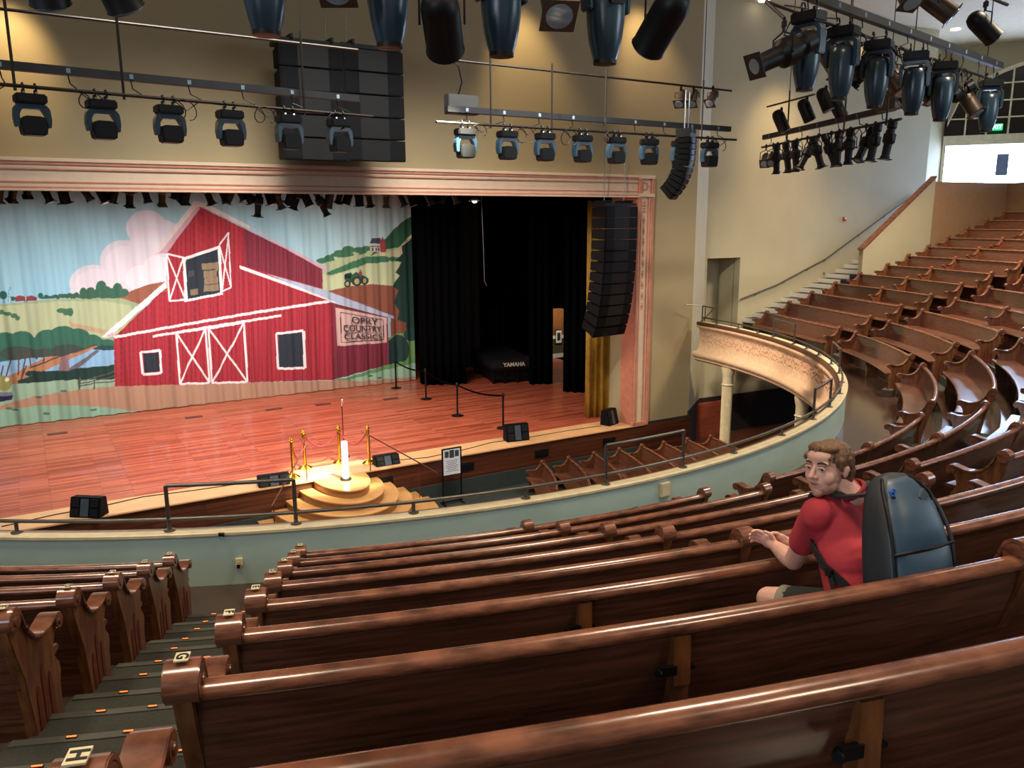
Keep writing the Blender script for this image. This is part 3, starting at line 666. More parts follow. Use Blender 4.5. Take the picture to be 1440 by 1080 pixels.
# ------------------------------------------------------------------ rail and guards on the parapet
rr = 11.20
def rp(ph, z, r=rr): return pol(r, ph, z)
rail = thing('parapet_rail', 'low grey metal pipe rail running along the cream ledge of the gallery parapet', 'rail', rp(8, 4.005))
mb = MB(); mb.tube([rp(-40 + i * 1.0, 4.125) for i in range(145)], 0.020, 8); mb.build('pipe', M['metal'], rail, smooth=60)
def postat(ph, z1, par, r0=0.019):
    mb = MB(); mb.tube([rp(ph, 4.0), rp(ph, z1)], r0, 8); mb.lathe([(0.055, 0), (0.055, 0.012), (0.03, 0.022)], rp(ph, 4.003), 12); mb.build('post', M['metal'], par, smooth=40)
for ph in (-34, -28, -22, -15.75, 4.15, 10.56, 27.1, 33.5, 50.5, 56, 72, 76.5, 90.5, 95.5): postat(ph, 4.125, rail)
gl_ = ['at the foot of the lit aisle', 'above the main floor pews', 'at the bend beyond the seated man', 'beyond the bend by the front pew', 'before the far front pew by the wall']
for i, (a, b) in enumerate(((-8.14, -1.92), (15.85, 22.0), (39.6, 44.6), (60.8, 66.2), (80.5, 86.5))):
    g = thing('guard_rail', 'raised grey pipe guard ' + gl_[i], 'guard rail', rp((a + b) / 2, 4.005), 'raised guards at the aisle ends')
    for e in (a, b): postat(e, 4.47, g, 0.021)
    mb = MB(); mb.tube([rp(a + (b - a) * j / 8, 4.47) for j in range(9)], 0.021, 8); mb.build('top_bar', M['metal'], g, smooth=60)
g = thing('guard_rail', 'braced end guard where the gallery parapet meets the stage wall', 'guard rail', rp(102.5, 4.005), 'raised guards at the aisle ends')
for e in (100.6, 104.0): postat(e, 4.47, g)
q0, q1, q2 = rp(100.6, 4.45), rp(104.0, 4.47), aty(964, 431, 23.6)
mb = MB(); mb.tube([q0, q1], 0.02, 8); mb.tube([rp(103.8, 4.05), rp(101.6, 4.42)], 0.014, 6); mb.tube([rp(103.4, 4.02), rp(103.4, 4.46)], 0.014, 6); mb.tube([q1, q2], 0.014, 6)
mb.tube([rp(103.9, 4.14), rp(100.6, 4.14)], 0.014, 6); mb.build('brace', M['metal'], g)
# things fixed to the teal parapet
def onpar(x, y, r=11.285):
    lo, hi = -20.0, 75.0
    best = None
    for i in range(3000):
        ph = lo + (hi - lo) * i / 3000; p = pol(r, ph, 0); q = ray(x, y)
        e = abs(p.x * q.y - p.y * q.x) / q.y
        if best is None or e < best[0]:
            t = p.y / q.y; best = (e, ph, CZ + q.z * t)
    return best[1], best[2]
def parbox(name, x, y, w_, h_, d_, mats, lab, cat, extra=None):
    ph, z = onpar(x, y); o = outward(ph); t = Vector((-o.y, o.x, 0)); Mx = Matrix((t, o, Vector((0, 0, 1)))).transposed(); c = pol(11.285 + d_ / 2, ph, z)
    mb = MB(); mb.box(c, (w_, d_, h_), Mx, 0)
    if extra: extra(mb, c, Mx, o, t)
    return tag(mb.build(name, mats, bevel=0.003, org=c), lab, cat)
parbox('wall_outlet', 334, 785, 0.07, 0.075, 0.03, [M['plate'], M['blackmetal']], 'small pale outlet with black plug on the teal wall at the aisle foot', 'outlet',
       lambda mb, c, Mx, o, t: (mb.box(c + o * 0.03 + Vector((0, 0, -0.03)), (0.04, 0.03, 0.05), Mx, 1)))
parbox('junction_box', 932, 690, 0.15, 0.17, 0.04, [M['cream'], M['teal']], 'flat cream box on the teal parapet below the second guard', 'junction box',
       lambda mb, c, Mx, o, t: mb.box(c + o * 0.022 , (0.13, 0.004, 0.15), Mx, 0))
parbox('sticker', 891, 717, 0.085, 0.045, 0.004, [mat('sticker_blue', '2f5fb0', 0.5), M['white']], 'tiny blue and white sticker low on the teal parapet', 'sticker',
       lambda mb, c, Mx, o, t: mb.box(c + o * 0.003, (0.05, 0.003, 0.012), Mx, 1))
ph_, z_ = onpar(310, 743); c = pol(11.30, ph_, 3.985); mb = MB(); mb.box(c, (0.05, 0.05, 0.03)); mb.tube([c, c + Vector((0.03, -0.03, -0.01))], 0.01, 6)
tag(mb.build('clamp', M['blackmetal'], org=c), 'tiny black clamp on the cream ledge right of the first guard', 'clamp')
p = onz(1248, 562, 3.44); mb = MB(); mb.box(p + Vector((0, 0, 0.07)), (0.26, 0.2, 0.14), Matrix.Rotation(0.9, 3, 'Z'), 0); mb.box(p + Vector((0, 0, 0.142)), (0.1, 0.05, 0.01), Matrix.Rotation(0.9, 3, 'Z'), 1)
tag(mb.build('floor_box', [M['stepdark'], M['chrome']], bevel=0.01, org=p), 'small low box on the gallery floor by the front pew at the bend', 'box')
# columns under the gallery
def column(x, y, s_, lab):
    q = onz(x, y, 2.85); p = Vector((q.x * s_, q.y * s_, 0)); c = thing('column', lab, 'column', p)
    mb = MB(); n = 24; prof = []
    V = []; zs = (0.25, 2.35)
    for z in zs:
        for j in range(n * 2):
            a = math.pi * j / n; r = 0.135 if j % 2 else 0.15
            V.append(p + Vector((r * math.cos(a), r * math.sin(a), z)))
    N = n * 2; mb.add(V, [(j, (j + 1) % N, N + (j + 1) % N, N + j) for j in range(N)]); mb.build('shaft', M['cream'], c, smooth=20)
    mb = MB(); mb.lathe([(0.15, 2.33), (0.175, 2.36), (0.15, 2.39), (0.15, 2.60), (0.165, 2.64), (0.19, 2.78), (0.19, 2.85)], p, 24); mb.build('capital', M['cream'], c, smooth=30)
    mb = MB(); mb.lathe([(0.24, 0), (0.24, 0.12), (0.2, 0.16), (0.17, 0.26)], p, 24); mb.build('base', M['cream'], c, smooth=30)
column(1024, 527, 1.035, 'slim fluted cream column under the gallery beside the main floor pews')
column(1128, 575, 1.06, 'cream column half hidden under the lit gallery edge')
# dark lamps under the slab
for i, x in enumerate((1043, 1056, 1072)):
    p = aty(x, 534 + i * 5, 23.6 - i * 0.3); p.z = 2.82; mb = MB(); mb.tube([p, p - Vector((0, 0, 0.1))], 0.02, 6); mb.tube([p - Vector((0.12, 0.05, 0.16)), p + Vector((0.12, 0.05, -0.16))], 0.09, 12)
    tag(mb.build('under_gallery_lamp', M['blackmetal'], org=p, smooth=40), 'black lamp under the gallery slab, %s right of the fluted column' % ORD[i], 'lamp', 'black lamps under the gallery')

# ------------------------------------------------------------------ stage: curtains
def curtain(name, pts, z0, z1, amp, pitch, mat_, lab, z1s=0.0, cat='curtain'):
    """pts: stage-plan polyline (a, b)"""
    P = []; n_tot = 0
    L = 0; segs = []
    for (a0, b0), (a1, b1) in zip(pts[:-1], pts[1:]):
        d = math.hypot(a1 - a0, b1 - b0); segs.append((L, L + d, (a0, b0), (a1, b1))); L += d
    n = max(8, int(L / pitch * 10)); top = []; bot = []; rn = random.Random(hash(name + lab) % 1000 if False else len(lab))
    phs = [rn.uniform(0, 6.28) for _ in range(4)]
    for i in range(n + 1):
        s_ = L * i / n
        for (l0, l1, A, B) in segs:
            if s_ <= l1 + 1e-6: break
        f = (s_ - l0) / (l1 - l0); a = A[0] + (B[0] - A[0]) * f; b = A[1] + (B[1] - A[1]) * f
        dx, dy = (B[0] - A[0]) / (l1 - l0), (B[1] - A[1]) / (l1 - l0)
        wv = math.sin(2 * math.pi * s_ / pitch + 1.3 * math.sin(s_ * 2.1 + phs[0])) * amp + 0.4 * amp * math.sin(2 * math.pi * s_ / pitch * 0.47 + phs[1])
        wt = wv * 0.75
        bot.append(S(a - dy * wv, b + dx * wv, z0)); top.append(S(a - dy * wt, b + dx * wt, z1))
    mb = MB(); rows = 6; V = []
    for r in range(rows + 1):
        f = r / rows
        for i in range(n + 1): V.append(bot[i].lerp(top[i], f))
    m1 = n + 1
    F = [(r * m1 + i, r * m1 + i + 1, (r + 1) * m1 + i + 1, (r + 1) * m1 + i) for r in range(rows) for i in range(n)]
    mb.add(V, F); o = mb.build(name, mat_, smooth=80, org=bot[n // 2])
    md = o.modifiers.new('thickness', 'SOLIDIFY'); md.thickness = 0.012
    return tag(o, lab, cat)
curtain('stage_curtain', [(6.25, 9.0), (6.3, 8.5), (7.6, 8.0)], 1.11, 8.5, 0.07, 0.28, M['black'], 'black pleated drape just right of the painted backdrop')
curtain('stage_curtain', [ab(onb(652, 470, 10.9)), ab(onb(675, 470, 10.9))], 1.11, 8.5, 0.03, 0.5, M['grey_curtain'], 'flatter dark grey drape behind the first black drape')
curtain('stage_curtain', [(8.2, 12.2), (14.5, 12.2)], 1.11, 8.9, 0.08, 0.4, M['black'], 'black pleated rear drape behind the covered piano')
curtain('stage_curtain', [(9.5, 6.65), (10.25, 6.25)], 1.11, 8.5, 0.06, 0.24, M['black'], 'narrow black drape right of the covered piano')
curtain('stage_curtain', [(9.78, 4.9), (10.6, 4.2)], 1.11, 8.5, 0.07, 0.26, M['black'], 'black drape between the side doorway and the gold drape')
curtain('stage_curtain', [(10.4, 12.0), (13.5, 9.0)], 3.4, 8.9, 0.06, 0.4, M['black'], 'black drape hanging above the side doorway')
curtain('stage_curtain', [(8.28, 1.55), (8.86, 1.15)], 1.11, 7.5, 0.06, 0.19, M['gold'], 'old gold pleated drape at the right proscenium jamb')
curtain('stage_curtain', [(-16, 3.5), (-8.6, 3.5)], 1.11, 8.6, 0.08, 0.4, M['black'], 'black drape at the left edge of the stage')
curtain('stage_border', [(-13, 2.2), (10.5, 2.2)], 7.72, 8.9, 0.05, 0.35, M['black'], 'black border drape high behind the proscenium beam', cat='curtain')
# backstage walls
mb = MB(); wallbox(mb, -16, 16, 15.5, 15.7, 0, 12); wallbox(mb, 15.8, 16.0, 2.6, 15.6, 0, 12); wallbox(mb, -16, 11.0, 0.5, 15.7, 10.5, 10.7); wallbox(mb, 11.0, 16, 2.6, 15.7, 10.5, 10.7); wallbox(mb, 11.0, 16, 2.6, 2.8, 0, 12); wallbox(mb, 10.9, 11.05, 0.5, 2.8, 0, 12); wallbox(mb, -16.2, -16, 0.5, 15.6, 0, 12)
struct(mb.build('wall_backstage', M['dark']))
# side doorway room with framed picture
o_ = onb(777, 480, 11.0); a_, b_ = ab(o_)
mb = MB(); wallbox(mb, a_ - 0.9, a_ + 1.2, 11.0, 11.15, 2.05, 3.6, 0); wallbox(mb, a_ - 0.9, a_ + 1.2, 10.95, 11.1, 1.93, 2.07, 1); wallbox(mb, a_ - 0.9, a_ + 1.2, 11.0, 11.15, 1.25, 1.93, 2); wallbox(mb, a_ - 0.9, a_ + 1.2, 10.94, 11.1, 1.1, 1.27, 1)
struct(mb.build('wall_side_stage', [mat('side_room_ochre', '8a5a2c', 0.6, emit='8a5a2c', es=0.0), M['white'], mat('side_room_olive', '5a5238', 0.6)]))
area('side_room_light', S(a_, 9.6, 3.8), S(a_, 11, 2.4), 0.6, 35, WARM)
p = onb(786, 474, 10.97); pf = thing('framed_picture', 'framed black and white picture on the ochre wall offstage', 'picture', p)
Mx = Matrix((SD, ND, Vector((0, 0, 1)))).transposed()
mb = MB(); mb.box(p, (0.34, 0.04, 0.62), Mx); mb.build('frame', M['fixdark'], pf); mb = MB(); mb.box(p - ND * 0.025, (0.28, 0.01, 0.54), Mx, 0); mb.box(p - ND * 0.032, (0.16, 0.006, 0.34), Mx, 1); mb.build('print', [M['white'], M['grey_curtain']], pf)
# offstage pipe lamp
p = onb(772, 358, 7.5); sl = thing('offstage_lamp', 'small grey lamp hanging among the black side drapes', 'lamp', p)
mb = MB(); mb.box(p, (0.28, 0.16, 0.12), Mx); mb.build('body', mat('lamp_grey', 'b8b8b6', 0.4), sl, bevel=0.01); mb = MB(); mb.tube([p, p + Vector((0, 0, 3.2))], 0.012, 6); mb.tube([p + SD * 0.1, p + SD * 0.12 - Vector((0, 0, 0.2))], 0.04, 10); mb.build('arm', M['blackmetal'], sl)
p = onb(680, 280, 3.5); sl = tag(MB().tube([p + Vector((0, 0, 0.25)), p - Vector((0, 0, 0.05)), onb(682, 350, 3.5), onb(683, 395, 3.5), onb(686, 402, 3.5)], 0.012, 6).build('hanging_cable', mat('cable_grey', '6a6a6a', 0.5), org=p), 'long grey cable hanging down in front of the black drapes', 'cable')
# covered piano with its name badge
pf = onz(692, 540, 1.1); pr = onz(746, 537, 1.1); pl = onz(664, 521, 1.1); dx_ = (pr - pf); dy_ = (pl - pf)
pn = thing('covered_piano', 'piano under a fitted black cover with white badge, on the stage', 'piano', pf + dx_ / 2 + dy_ / 2)
def pbox(mb, u0, u1, v0, v1, z0, z1, m=None):
    c = [pf + dx_ * u + dy_ * v for u, v in ((u0, v0), (u1, v0), (u1, v1), (u0, v1))]
    mb.hexa([(k.x, k.y, z0) for k in c] + [(k.x, k.y, z1) for k in c], m)
mb = MB(); pbox(mb, -0.03, 1.06, -0.03, 1.03, 1.64, 1.98); cv = mb.build('cover', mat('piano_cover_black', '101013', 0.55), pn, smooth=50, bevel=0.04)
mb = MB(); pbox(mb, -0.04, 1.07, -0.04, 1.04, 1.60, 1.66); mb.build('hem', M['blackmetal'], pn, bevel=0.01)
mb = MB(); pbox(mb, 0.02, 1.0, 0.02, 0.98, 1.2, 1.62); mb.build('case', M['fixdark'], pn, bevel=0.01)
for u, v in ((0.05, 0.02), (0.33, 0.0), (0.66, 0.0), (0.97, 0.02), (0.05, 0.95), (0.97, 0.95)):
    mb = MB(); pbox(mb, u - 0.02, u + 0.02, v - 0.02, v + 0.03, 1.1, 1.6); mb.build('leg', M['blackmetal'], pn)
dxn = dx_.normalized(); dyn = Vector((-dxn.y, dxn.x, 0)); 
text_mesh('badge', 'YAMAHA', 0.20, mat('badge_white', 'e8e0c8', 0.4), frame4(dxn, (0, 0, 1), pf + dx_ * 0.55 - dy_ * 0.035 + Vector((0, 0, 0.70)) - dyn * 0.02), pn, offset=0.006)
# floor pockets
for i, (x, y) in enumerate(((80, 603), (272, 582), (385, 572), (454, 566), (549, 559))):
    p = onz(x, y, 1.1); mb = MB(); mb.box(p + Vector((0, 0, 0.004)), (0.5, 0.22, 0.012), Mx, 0); mb.box(p + Vector((0, 0, 0.011)), (0.44, 0.16, 0.004), Mx, 1)
    tag(mb.build('floor_pocket', [mat('pocket_grey', '4a423e', 0.5), M['carve']], org=p), 'dark metal floor pocket in the stage boards, %s from the left' % ORD[i], 'floor pocket', 'floor pockets in the stage')
# stage front sockets
for i, (x, y) in enumerate(((455, 693), (540, 680), (655, 654), (761, 637), (856, 621))):
    p = onb(x, y, -0.02); p.z = 0.76; mb = MB(); mb.box(p, (0.42, 0.03, 0.2), Mx, 0); mb.box(p - ND * 0.018, (0.34, 0.01, 0.13), Mx, 1)
    tag(mb.build('front_vent', [M['fixdark'], M['blackmetal']], org=p), 'dark vent plate in the stage front boards, %s from the left' % ORD[i], 'vent', 'vents in the stage front')
# monitors along the apron
def monitor(x, y, w_, h_, yaw, lab):
    p = onz(x, y, 1.1); t = thing('stage_monitor', lab, 'speaker', p, 'black speakers along the stage edge')
    Rz = Matrix.Rotation(R_(30.88 + yaw), 3, 'Z'); 
    def q(u, v, z): return p + Rz @ Vector((u, v, z))
    hw = w_ / 2; d = 0.34
    mb = MB(); P = [q(-hw, -0.13, 0), q(hw, -0.13, 0), q(hw, d - 0.13, 0), q(-hw, d - 0.13, 0), q(-hw, -0.02, h_), q(hw, -0.02, h_), q(hw, d - 0.16, h_ * 0.95), q(-hw, d - 0.16, h_ * 0.95)]
    mb.hexa(P); mb.build('cabinet', M['speaker'], t, bevel=0.012)
    def face(u, v): a = q(-hw + w_ * u, -0.13, 0); b = q(-hw + w_ * u, -0.02, h_); return a.lerp(b, v) + Rz @ Vector((0, -0.006, 0.001))
    for u0, u1, v0, v1 in ((0.05, 0.31, 0.08, 0.46), (0.05, 0.31, 0.54, 0.92), (0.69, 0.95, 0.08, 0.46), (0.69, 0.95, 0.54, 0.92)):
        mb = MB(); a = [face(u0, v0), face(u1, v0), face(u1, v1), face(u0, v1)]; b = [k + Rz @ Vector((0, -0.012, 0)) for k in a]
        mb.add(a + b, [(0, 1, 2, 3), (7, 6, 5, 4), (0, 4, 5, 1), (1, 5, 6, 2), (2, 6, 7, 3), (3, 7, 4, 0)]); mb.build('grille', M['blackmetal'], t)
    mb = MB(); a = [face(0.37, 0.08), face(0.63, 0.08), face(0.63, 0.92), face(0.37, 0.92)]; b = [k + Rz @ Vector((0, -0.012, 0)) for k in a]
    mb.add(a + b, [(0, 1, 2, 3), (7, 6, 5, 4), (0, 4, 5, 1), (1, 5, 6, 2), (2, 6, 7, 3), (3, 7, 4, 0)]); mb.build('horn', mat('horn_blue_grey', '3a4654', 0.4), t)
monitor(122, 719, 0.66, 0.40, -38, 'largest-looking black speaker at the left end of the stage edge')
monitor(384, 678, 0.70, 0.24, -6, 'low black speaker on the stage edge left of the podium')
monitor(543, 651, 0.62, 0.24, -2, 'black speaker on the stage edge right of the podium')
monitor(726, 619, 0.66, 0.46, -10, 'black speaker on the stage edge below the end belt post')
monitor(858, 598, 0.5, 0.46, 20, 'black speaker at the foot of the gold drape')
# cable along the apron
cb = [onz(x, y, 1.108) for x, y in ((0, 733), (75, 717), (145, 705), (200, 693), (270, 685), (330, 677), (372, 671))]
tag(MB().tube(cb, 0.012, 6).build('stage_cable', M['blackmetal'], org=cb[2]), 'thin dark cable lying along the pale stage edge left of the podium', 'cable')
cb = [onz(x, y, 1.108) for x, y in ((562, 645), (600, 642), (650, 632), (690, 622), (750, 614), (800, 606), (845, 600))]
tag(MB().tube(cb, 0.010, 6).build('stage_cable', M['blackmetal'], org=cb[2]), 'thin dark cable lying along the pale stage edge right of the podium', 'cable')
# belt stanchions
bs = [onz(x, y, 1.1) for x, y in ((557, 544), (599, 560), (643, 584), (707, 602))]
bw = ['nearest the painted backdrop', 'second from the backdrop', 'third from the backdrop', 'nearest the stage edge']
for i, p in enumerate(bs):
    t = thing('belt_stanchion', 'black belt barrier post on the stage, ' + bw[i], 'stanchion', p, 'black belt barrier posts')
    MB().lathe([(0.19, 0), (0.19, 0.015), (0.05, 0.04), (0.03, 0.05)], p, 20).build('base', M['blackmetal'], t, smooth=40)
    MB().tube([p + Vector((0, 0, 0.04)), p + Vector((0, 0, 0.92))], 0.03, 10).build('post', M['blackmetal'], t, smooth=40)
    MB().lathe([(0.04, 0.9), (0.045, 0.92), (0.045, 1.02), (0.03, 1.04)], p, 12).build('head', M['fixdark'], t, smooth=40)
    if i < 3:
        q = bs[i + 1]; n = 8; V = []
        for j in range(n + 1):
            f = j / n; c = p.lerp(q, f) + Vector((0, 0, 0.96 - 0.10 * math.sin(math.pi * f))); V += [c + Vector((0, 0, -0.025)), c + Vector((0, 0, 0.025)), c + Vector((0.006, 0.006, 0.025)), c + Vector((0.006, 0.006, -0.025))]
        mb = MB(); mb.add(V, [(j * 4 + k, j * 4 + (k + 1) % 4, j * 4 + 4 + (k + 1) % 4, j * 4 + 4 + k) for j in range(n) for k in range(4)]); mb.build('belt', M['black'], t)
# brass posts with velvet ropes
gs = [onz(x, y, 1.1) for x, y in ((411, 668), (428, 655), (477, 648), (518, 649))]
gw = ['leftmost, at the podium handrail', 'second from the left', 'behind the white lit tube', 'beside the right-hand speaker']
for i, p in enumerate(gs):
    t = thing('rope_stanchion', 'polished brass rope post behind the podium, ' + gw[i], 'stanchion', p, 'brass posts with red ropes')
    MB().lathe([(0.17, 0), (0.17, 0.015), (0.12, 0.04), (0.04, 0.09), (0.03, 0.1)], p, 20).build('base', M['brass'], t, smooth=40)
    MB().tube([p + Vector((0, 0, 0.08)), p + Vector((0, 0, 0.88))], 0.035, 12).build('post', M['brass'], t, smooth=40)
    MB().lathe([(0.035, 0.86), (0.05, 0.88), (0.05, 0.9), (0.025, 0.92), (0.035, 0.95), (0.001, 0.98)], p, 12).build('finial', M['brass'], t, smooth=40)
for i, lab in ((0, 'red velvet rope at the left of the brass posts'), (1, 'red velvet rope sagging between second and third brass posts'), (2, 'red velvet rope between the white tube and the last brass post')):
    a, b = gs[i], gs[i + 1]; sag = 0.36 if i else 0.5
    P = [a.lerp(b, j / 12) + Vector((0, 0, 0.84 - sag * (1 - (2 * j / 12 - 1) ** 2))) for j in range(13)]
    t = thing('velvet_rope', lab, 'rope', P[6], 'red ropes on the brass posts')
    MB().tube(P, 0.020, 8).build('cord', M['rope'], t, smooth=60)
    for e, f in ((P[0], P[1]), (P[-1], P[-2])): MB().tube([e, e.lerp(f, 0.5)], 0.028, 8).build('end_hook', M['brass'], t)
# podium
pc = S(0.0, -0.05, 0); po = thing('podium_steps', 'six curved pale wooden steps rising to the stage centre', 'podium', pc)
podm = mat('podium_maple', 'c39055', 0.3, var=0.08, scale=3, coat=0.3); podf = mat('podium_fascia', '9a6638', 0.4, var=0.08, scale=3)
for i in range(6):
    hw, dp = 0.60 + 0.33 * i, 1.20 + 0.30 * i; z1 = 1.1 - 0.183 * i + (0.004 if i == 0 else 0); z0 = z1 - 0.183 if i < 5 else 0.0
    pts = [(hw * math.cos(a), -dp * math.sin(a)) for a in [math.pi * j / 36 for j in range(37)]]
    mb = MB(); fr2 = lambda u, v, w_: S(u, v - 0.05, w_)
    mb.prism(pts, z0, z1 - 0.03, fr2, 1); mb.prism([(u * (1 + 0.02 / hw), v * (1 + 0.02 / dp)) for u, v in pts], z1 - 0.03, z1, fr2, 0)
    mb.build('step', [podm, podf], po, smooth=30)
p = onz(485, 672, 1.104); tb = thing('lit_tube', 'glowing white tube standing on a black disc at the podium top', 'lamp', p)
MB().lathe([(0.13, 0), (0.13, 0.03), (0.09, 0.05)], p, 24).build('base', M['blackmetal'], tb, smooth=30)
MB().lathe([(0.07, 0.05), (0.07, 0.9), (0.065, 0.91)], p, 24).build('tube', mat('lit_white_tube', 'fffdf4', 0.3, emit='fffaf0', es=2.6), tb, smooth=30)
p = onz(483, 640, 1.1); ms = thing('microphone_stand', 'thin dark microphone stand with shiny head behind the lit tube', 'microphone stand', p)
MB().lathe([(0.14, 0), (0.14, 0.02), (0.02, 0.04)], p, 20).build('base', M['blackmetal'], ms, smooth=30)
MB().tube([p + Vector((0, 0, 0.03)), p + Vector((0, 0, 1.35))], 0.014, 8).build('pole', M['carve'], ms)
mb = MB(); mb.tube([p + Vector((0, 0, 1.33)), p + Vector((0.03, -0.06, 1.45))], [0.02, 0.03], 10); mb.sphere(p + Vector((0.035, -0.07, 1.48)), 0.035, 10); mb.build('microphone', M['chrome'], ms, smooth=60)
# podium handrails
for nm, pts, posts, lab in (('podium_handrail', [S(-0.72, 0.45, 2.0), S(-0.75, -0.1, 1.98), S(-1.9, -1.3, 1.1)], [(-0.75, -0.02, 1.1, 1.98), (-1.85, -1.25, 0.2, 1.14)], 'thin dark red metal handrail on the left of the podium steps'),
                            ('podium_handrail', [S(0.72, 0.3, 2.0), S(0.78, -0.1, 1.98), S(1.85, -0.55, 1.25), S(2.2, -0.8, 1.0)], [(0.78, -0.06, 1.1, 1.98), (1.85, -0.5, 0.15, 1.24)], 'thin dark red metal handrail on the right of the podium steps')):
    t = thing(nm, lab, 'handrail', pts[1].copy() * 1.0); MB().tube(pts, 0.016, 8).build('rail', M['carve'], t, smooth=40)
    for (a, b, z0, z1) in posts: MB().tube([S(a, b, z0), S(a, b, z1)], 0.014, 6).build('post', M['carve'], t)
# sign on a stand
qa_, qb_ = onb(620, 650, -0.42), onb(648, 648, -0.42); p = (qa_ + qb_) / 2; p.z = 0.012; es = thing('sign_stand', 'printed notice in a black frame stand on the main floor', 'sign', p)
ex_ = SD.copy(); ez_ = onb(634, 668, -0.42).z; et_ = onb(634, 629, -0.42).z - p.z; ey_ = Vector((-ex_.y, ex_.x, 0)); Me = Matrix((ex_, ey_, Vector((0, 0, 1)))).transposed()
def ep(u, v, z): return p + ex_ * u + ey_ * v + Vector((0, 0, z))
for u in (-0.255, 0.255):
    MB().box(ep(u, 0, et_ / 2), (0.03, 0.03, et_), Me).build('post', M['blackmetal'], es); MB().box(ep(u, 0, 0.015), (0.04, 0.3, 0.03), Me).build('foot', M['blackmetal'], es)
MB().box(ep(0, 0, 0.06), (0.5, 0.03, 0.03), Me).build('crossbar', M['blackmetal'], es); MB().box(ep(0, 0, et_ - 0.01), (0.5, 0.03, 0.03), Me).build('crossbar', M['blackmetal'], es)
pg = MB().box(ep(0, -0.004, et_ - 0.35), (0.46, 0.012, 0.66), Me).build('notice', M['easel'], es)
mb = MB(); [mb.box(ep(u, -0.012, et_ - 0.15), (w_, 0.004, h_), Me) for u, w_, h_ in ((-0.14, 0.11, 0.16), (0.0, 0.13, 0.2), (0.14, 0.11, 0.16))]; mb.build('photo_strip', mat('notice_photo', '3a3e46', 0.5, var=0.2, scale=30), pg)
mb = MB(); [mb.box(ep(0, -0.012, et_ - 0.32 - 0.045 * j), (0.34 - 0.05 * (j % 3), 0.003, 0.010), Me) for j in range(7)]; mb.build('text_lines', M['grey_curtain'], pg)
# line arrays
def line_array(name, lab, top, n, w_, h_, d_, yaw, angs, grp=None, hang=1.5, part='speaker_box'):
    t = thing(name, lab, 'speaker array', top, grp); pos = Vector((0, 0, 0)); tilt = 0.0; Rz = Matrix.Rotation(R_(yaw), 3, 'Z')
    mb = MB(); mb.box(top + Vector((0, 0, 0.05)), (w_ * 0.96, d_ * 0.9, 0.08), Rz)
    mb.box(top + Rz @ Vector((-w_ * 0.3, 0, 0.12)), (0.05, d_ * 1.05, 0.08), Rz); mb.box(top + Rz @ Vector((w_ * 0.3, 0, 0.12)), (0.05, d_ * 1.05, 0.08), Rz); mb.build('fly_frame', M['blackmetal'], t)
    for sx in (-0.3, 0.3): MB().tube([top + Rz @ Vector((w_ * sx, 0, 0.1)), top + Rz @ Vector((w_ * sx, 0, hang))], 0.012, 6).build('chain', M['chrome'], t)
    for i in range(n):
        tilt += R_(angs[i] if isinstance(angs, (list, tuple)) else angs); Rx = Matrix.Rotation(tilt, 3, 'X'); Mx_ = Rz @ Rx
        hinge = pos
        c = hinge + Rx @ Vector((0, 0, -h_ / 2)); mb = MB()
        hw, hh, hd = w_ / 2, h_ * 0.485, d_ / 2
        P = [Vector(v) for v in ((-hw, -hd, -hh), (hw, -hd, -hh), (hw * 0.86, hd, -hh * 0.8), (-hw * 0.86, hd, -hh * 0.8), (-hw, -hd, hh), (hw, -hd, hh), (hw * 0.86, hd, hh * 0.8), (-hw * 0.86, hd, hh * 0.8))]
        P = [top + Rz @ (c + Rx @ v) for v in P]; mb.hexa(P); b = mb.build(part, M['speaker'], t, bevel=min(0.012, h_ * 0.06))
        mb = MB(); mb.box(top + Rz @ (c + Rx @ Vector((0, -hd - 0.004, 0))), (w_ * 0.46, 0.012, h_ * 0.9), Mx_, 0); mb.box(top + Rz @ (c + Rx @ Vector((-w_ * 0.34, -hd - 0.004, 0))), (w_ * 0.24, 0.01, h_ * 0.82), Mx_, 1); mb.box(top + Rz @ (c + Rx @ Vector((w_ * 0.34, -hd - 0.004, 0))), (w_ * 0.24, 0.01, h_ * 0.82), Mx_, 1)
        mb.build('grille', [M['fixdark'], M['speaker']], b)
        pos = hinge + Rx @ Vector((0, 0, -h_))
    return t
line_array('line_array_speaker', 'tall curved black speaker array hanging at the right proscenium jamb', onb(866, 292, -0.3), 12, 1.22, 0.285, 0.6, 38, [0, 0, 0.5, 1, 1, 1, 1.5, 2, 2, 3, 4, 5])
tp = onb(436, 64, -1.0); line_array('line_array_speaker', 'left-hand black speaker stack of the pair above the stage opening', tp, 5, 1.34, 0.44, 0.75, 30.88, 0, 'paired black speaker stacks', 3.0)
tp = onb(519, 72, -1.0); line_array('line_array_speaker', 'right-hand black speaker stack of the pair above the stage opening', tp, 5, 1.34, 0.44, 0.75, 30.88, 0, 'paired black speaker stacks', 3.0)
tp = aty(968, 197, 15.0); line_array('line_array_speaker', 'small curved black speaker array hanging from the central light bar', tp, 11, 0.40, 0.095, 0.28, 62, [0, 1, 2, 3, 4, 5, 5, 6, 6, 7, 7], None, 0.8)
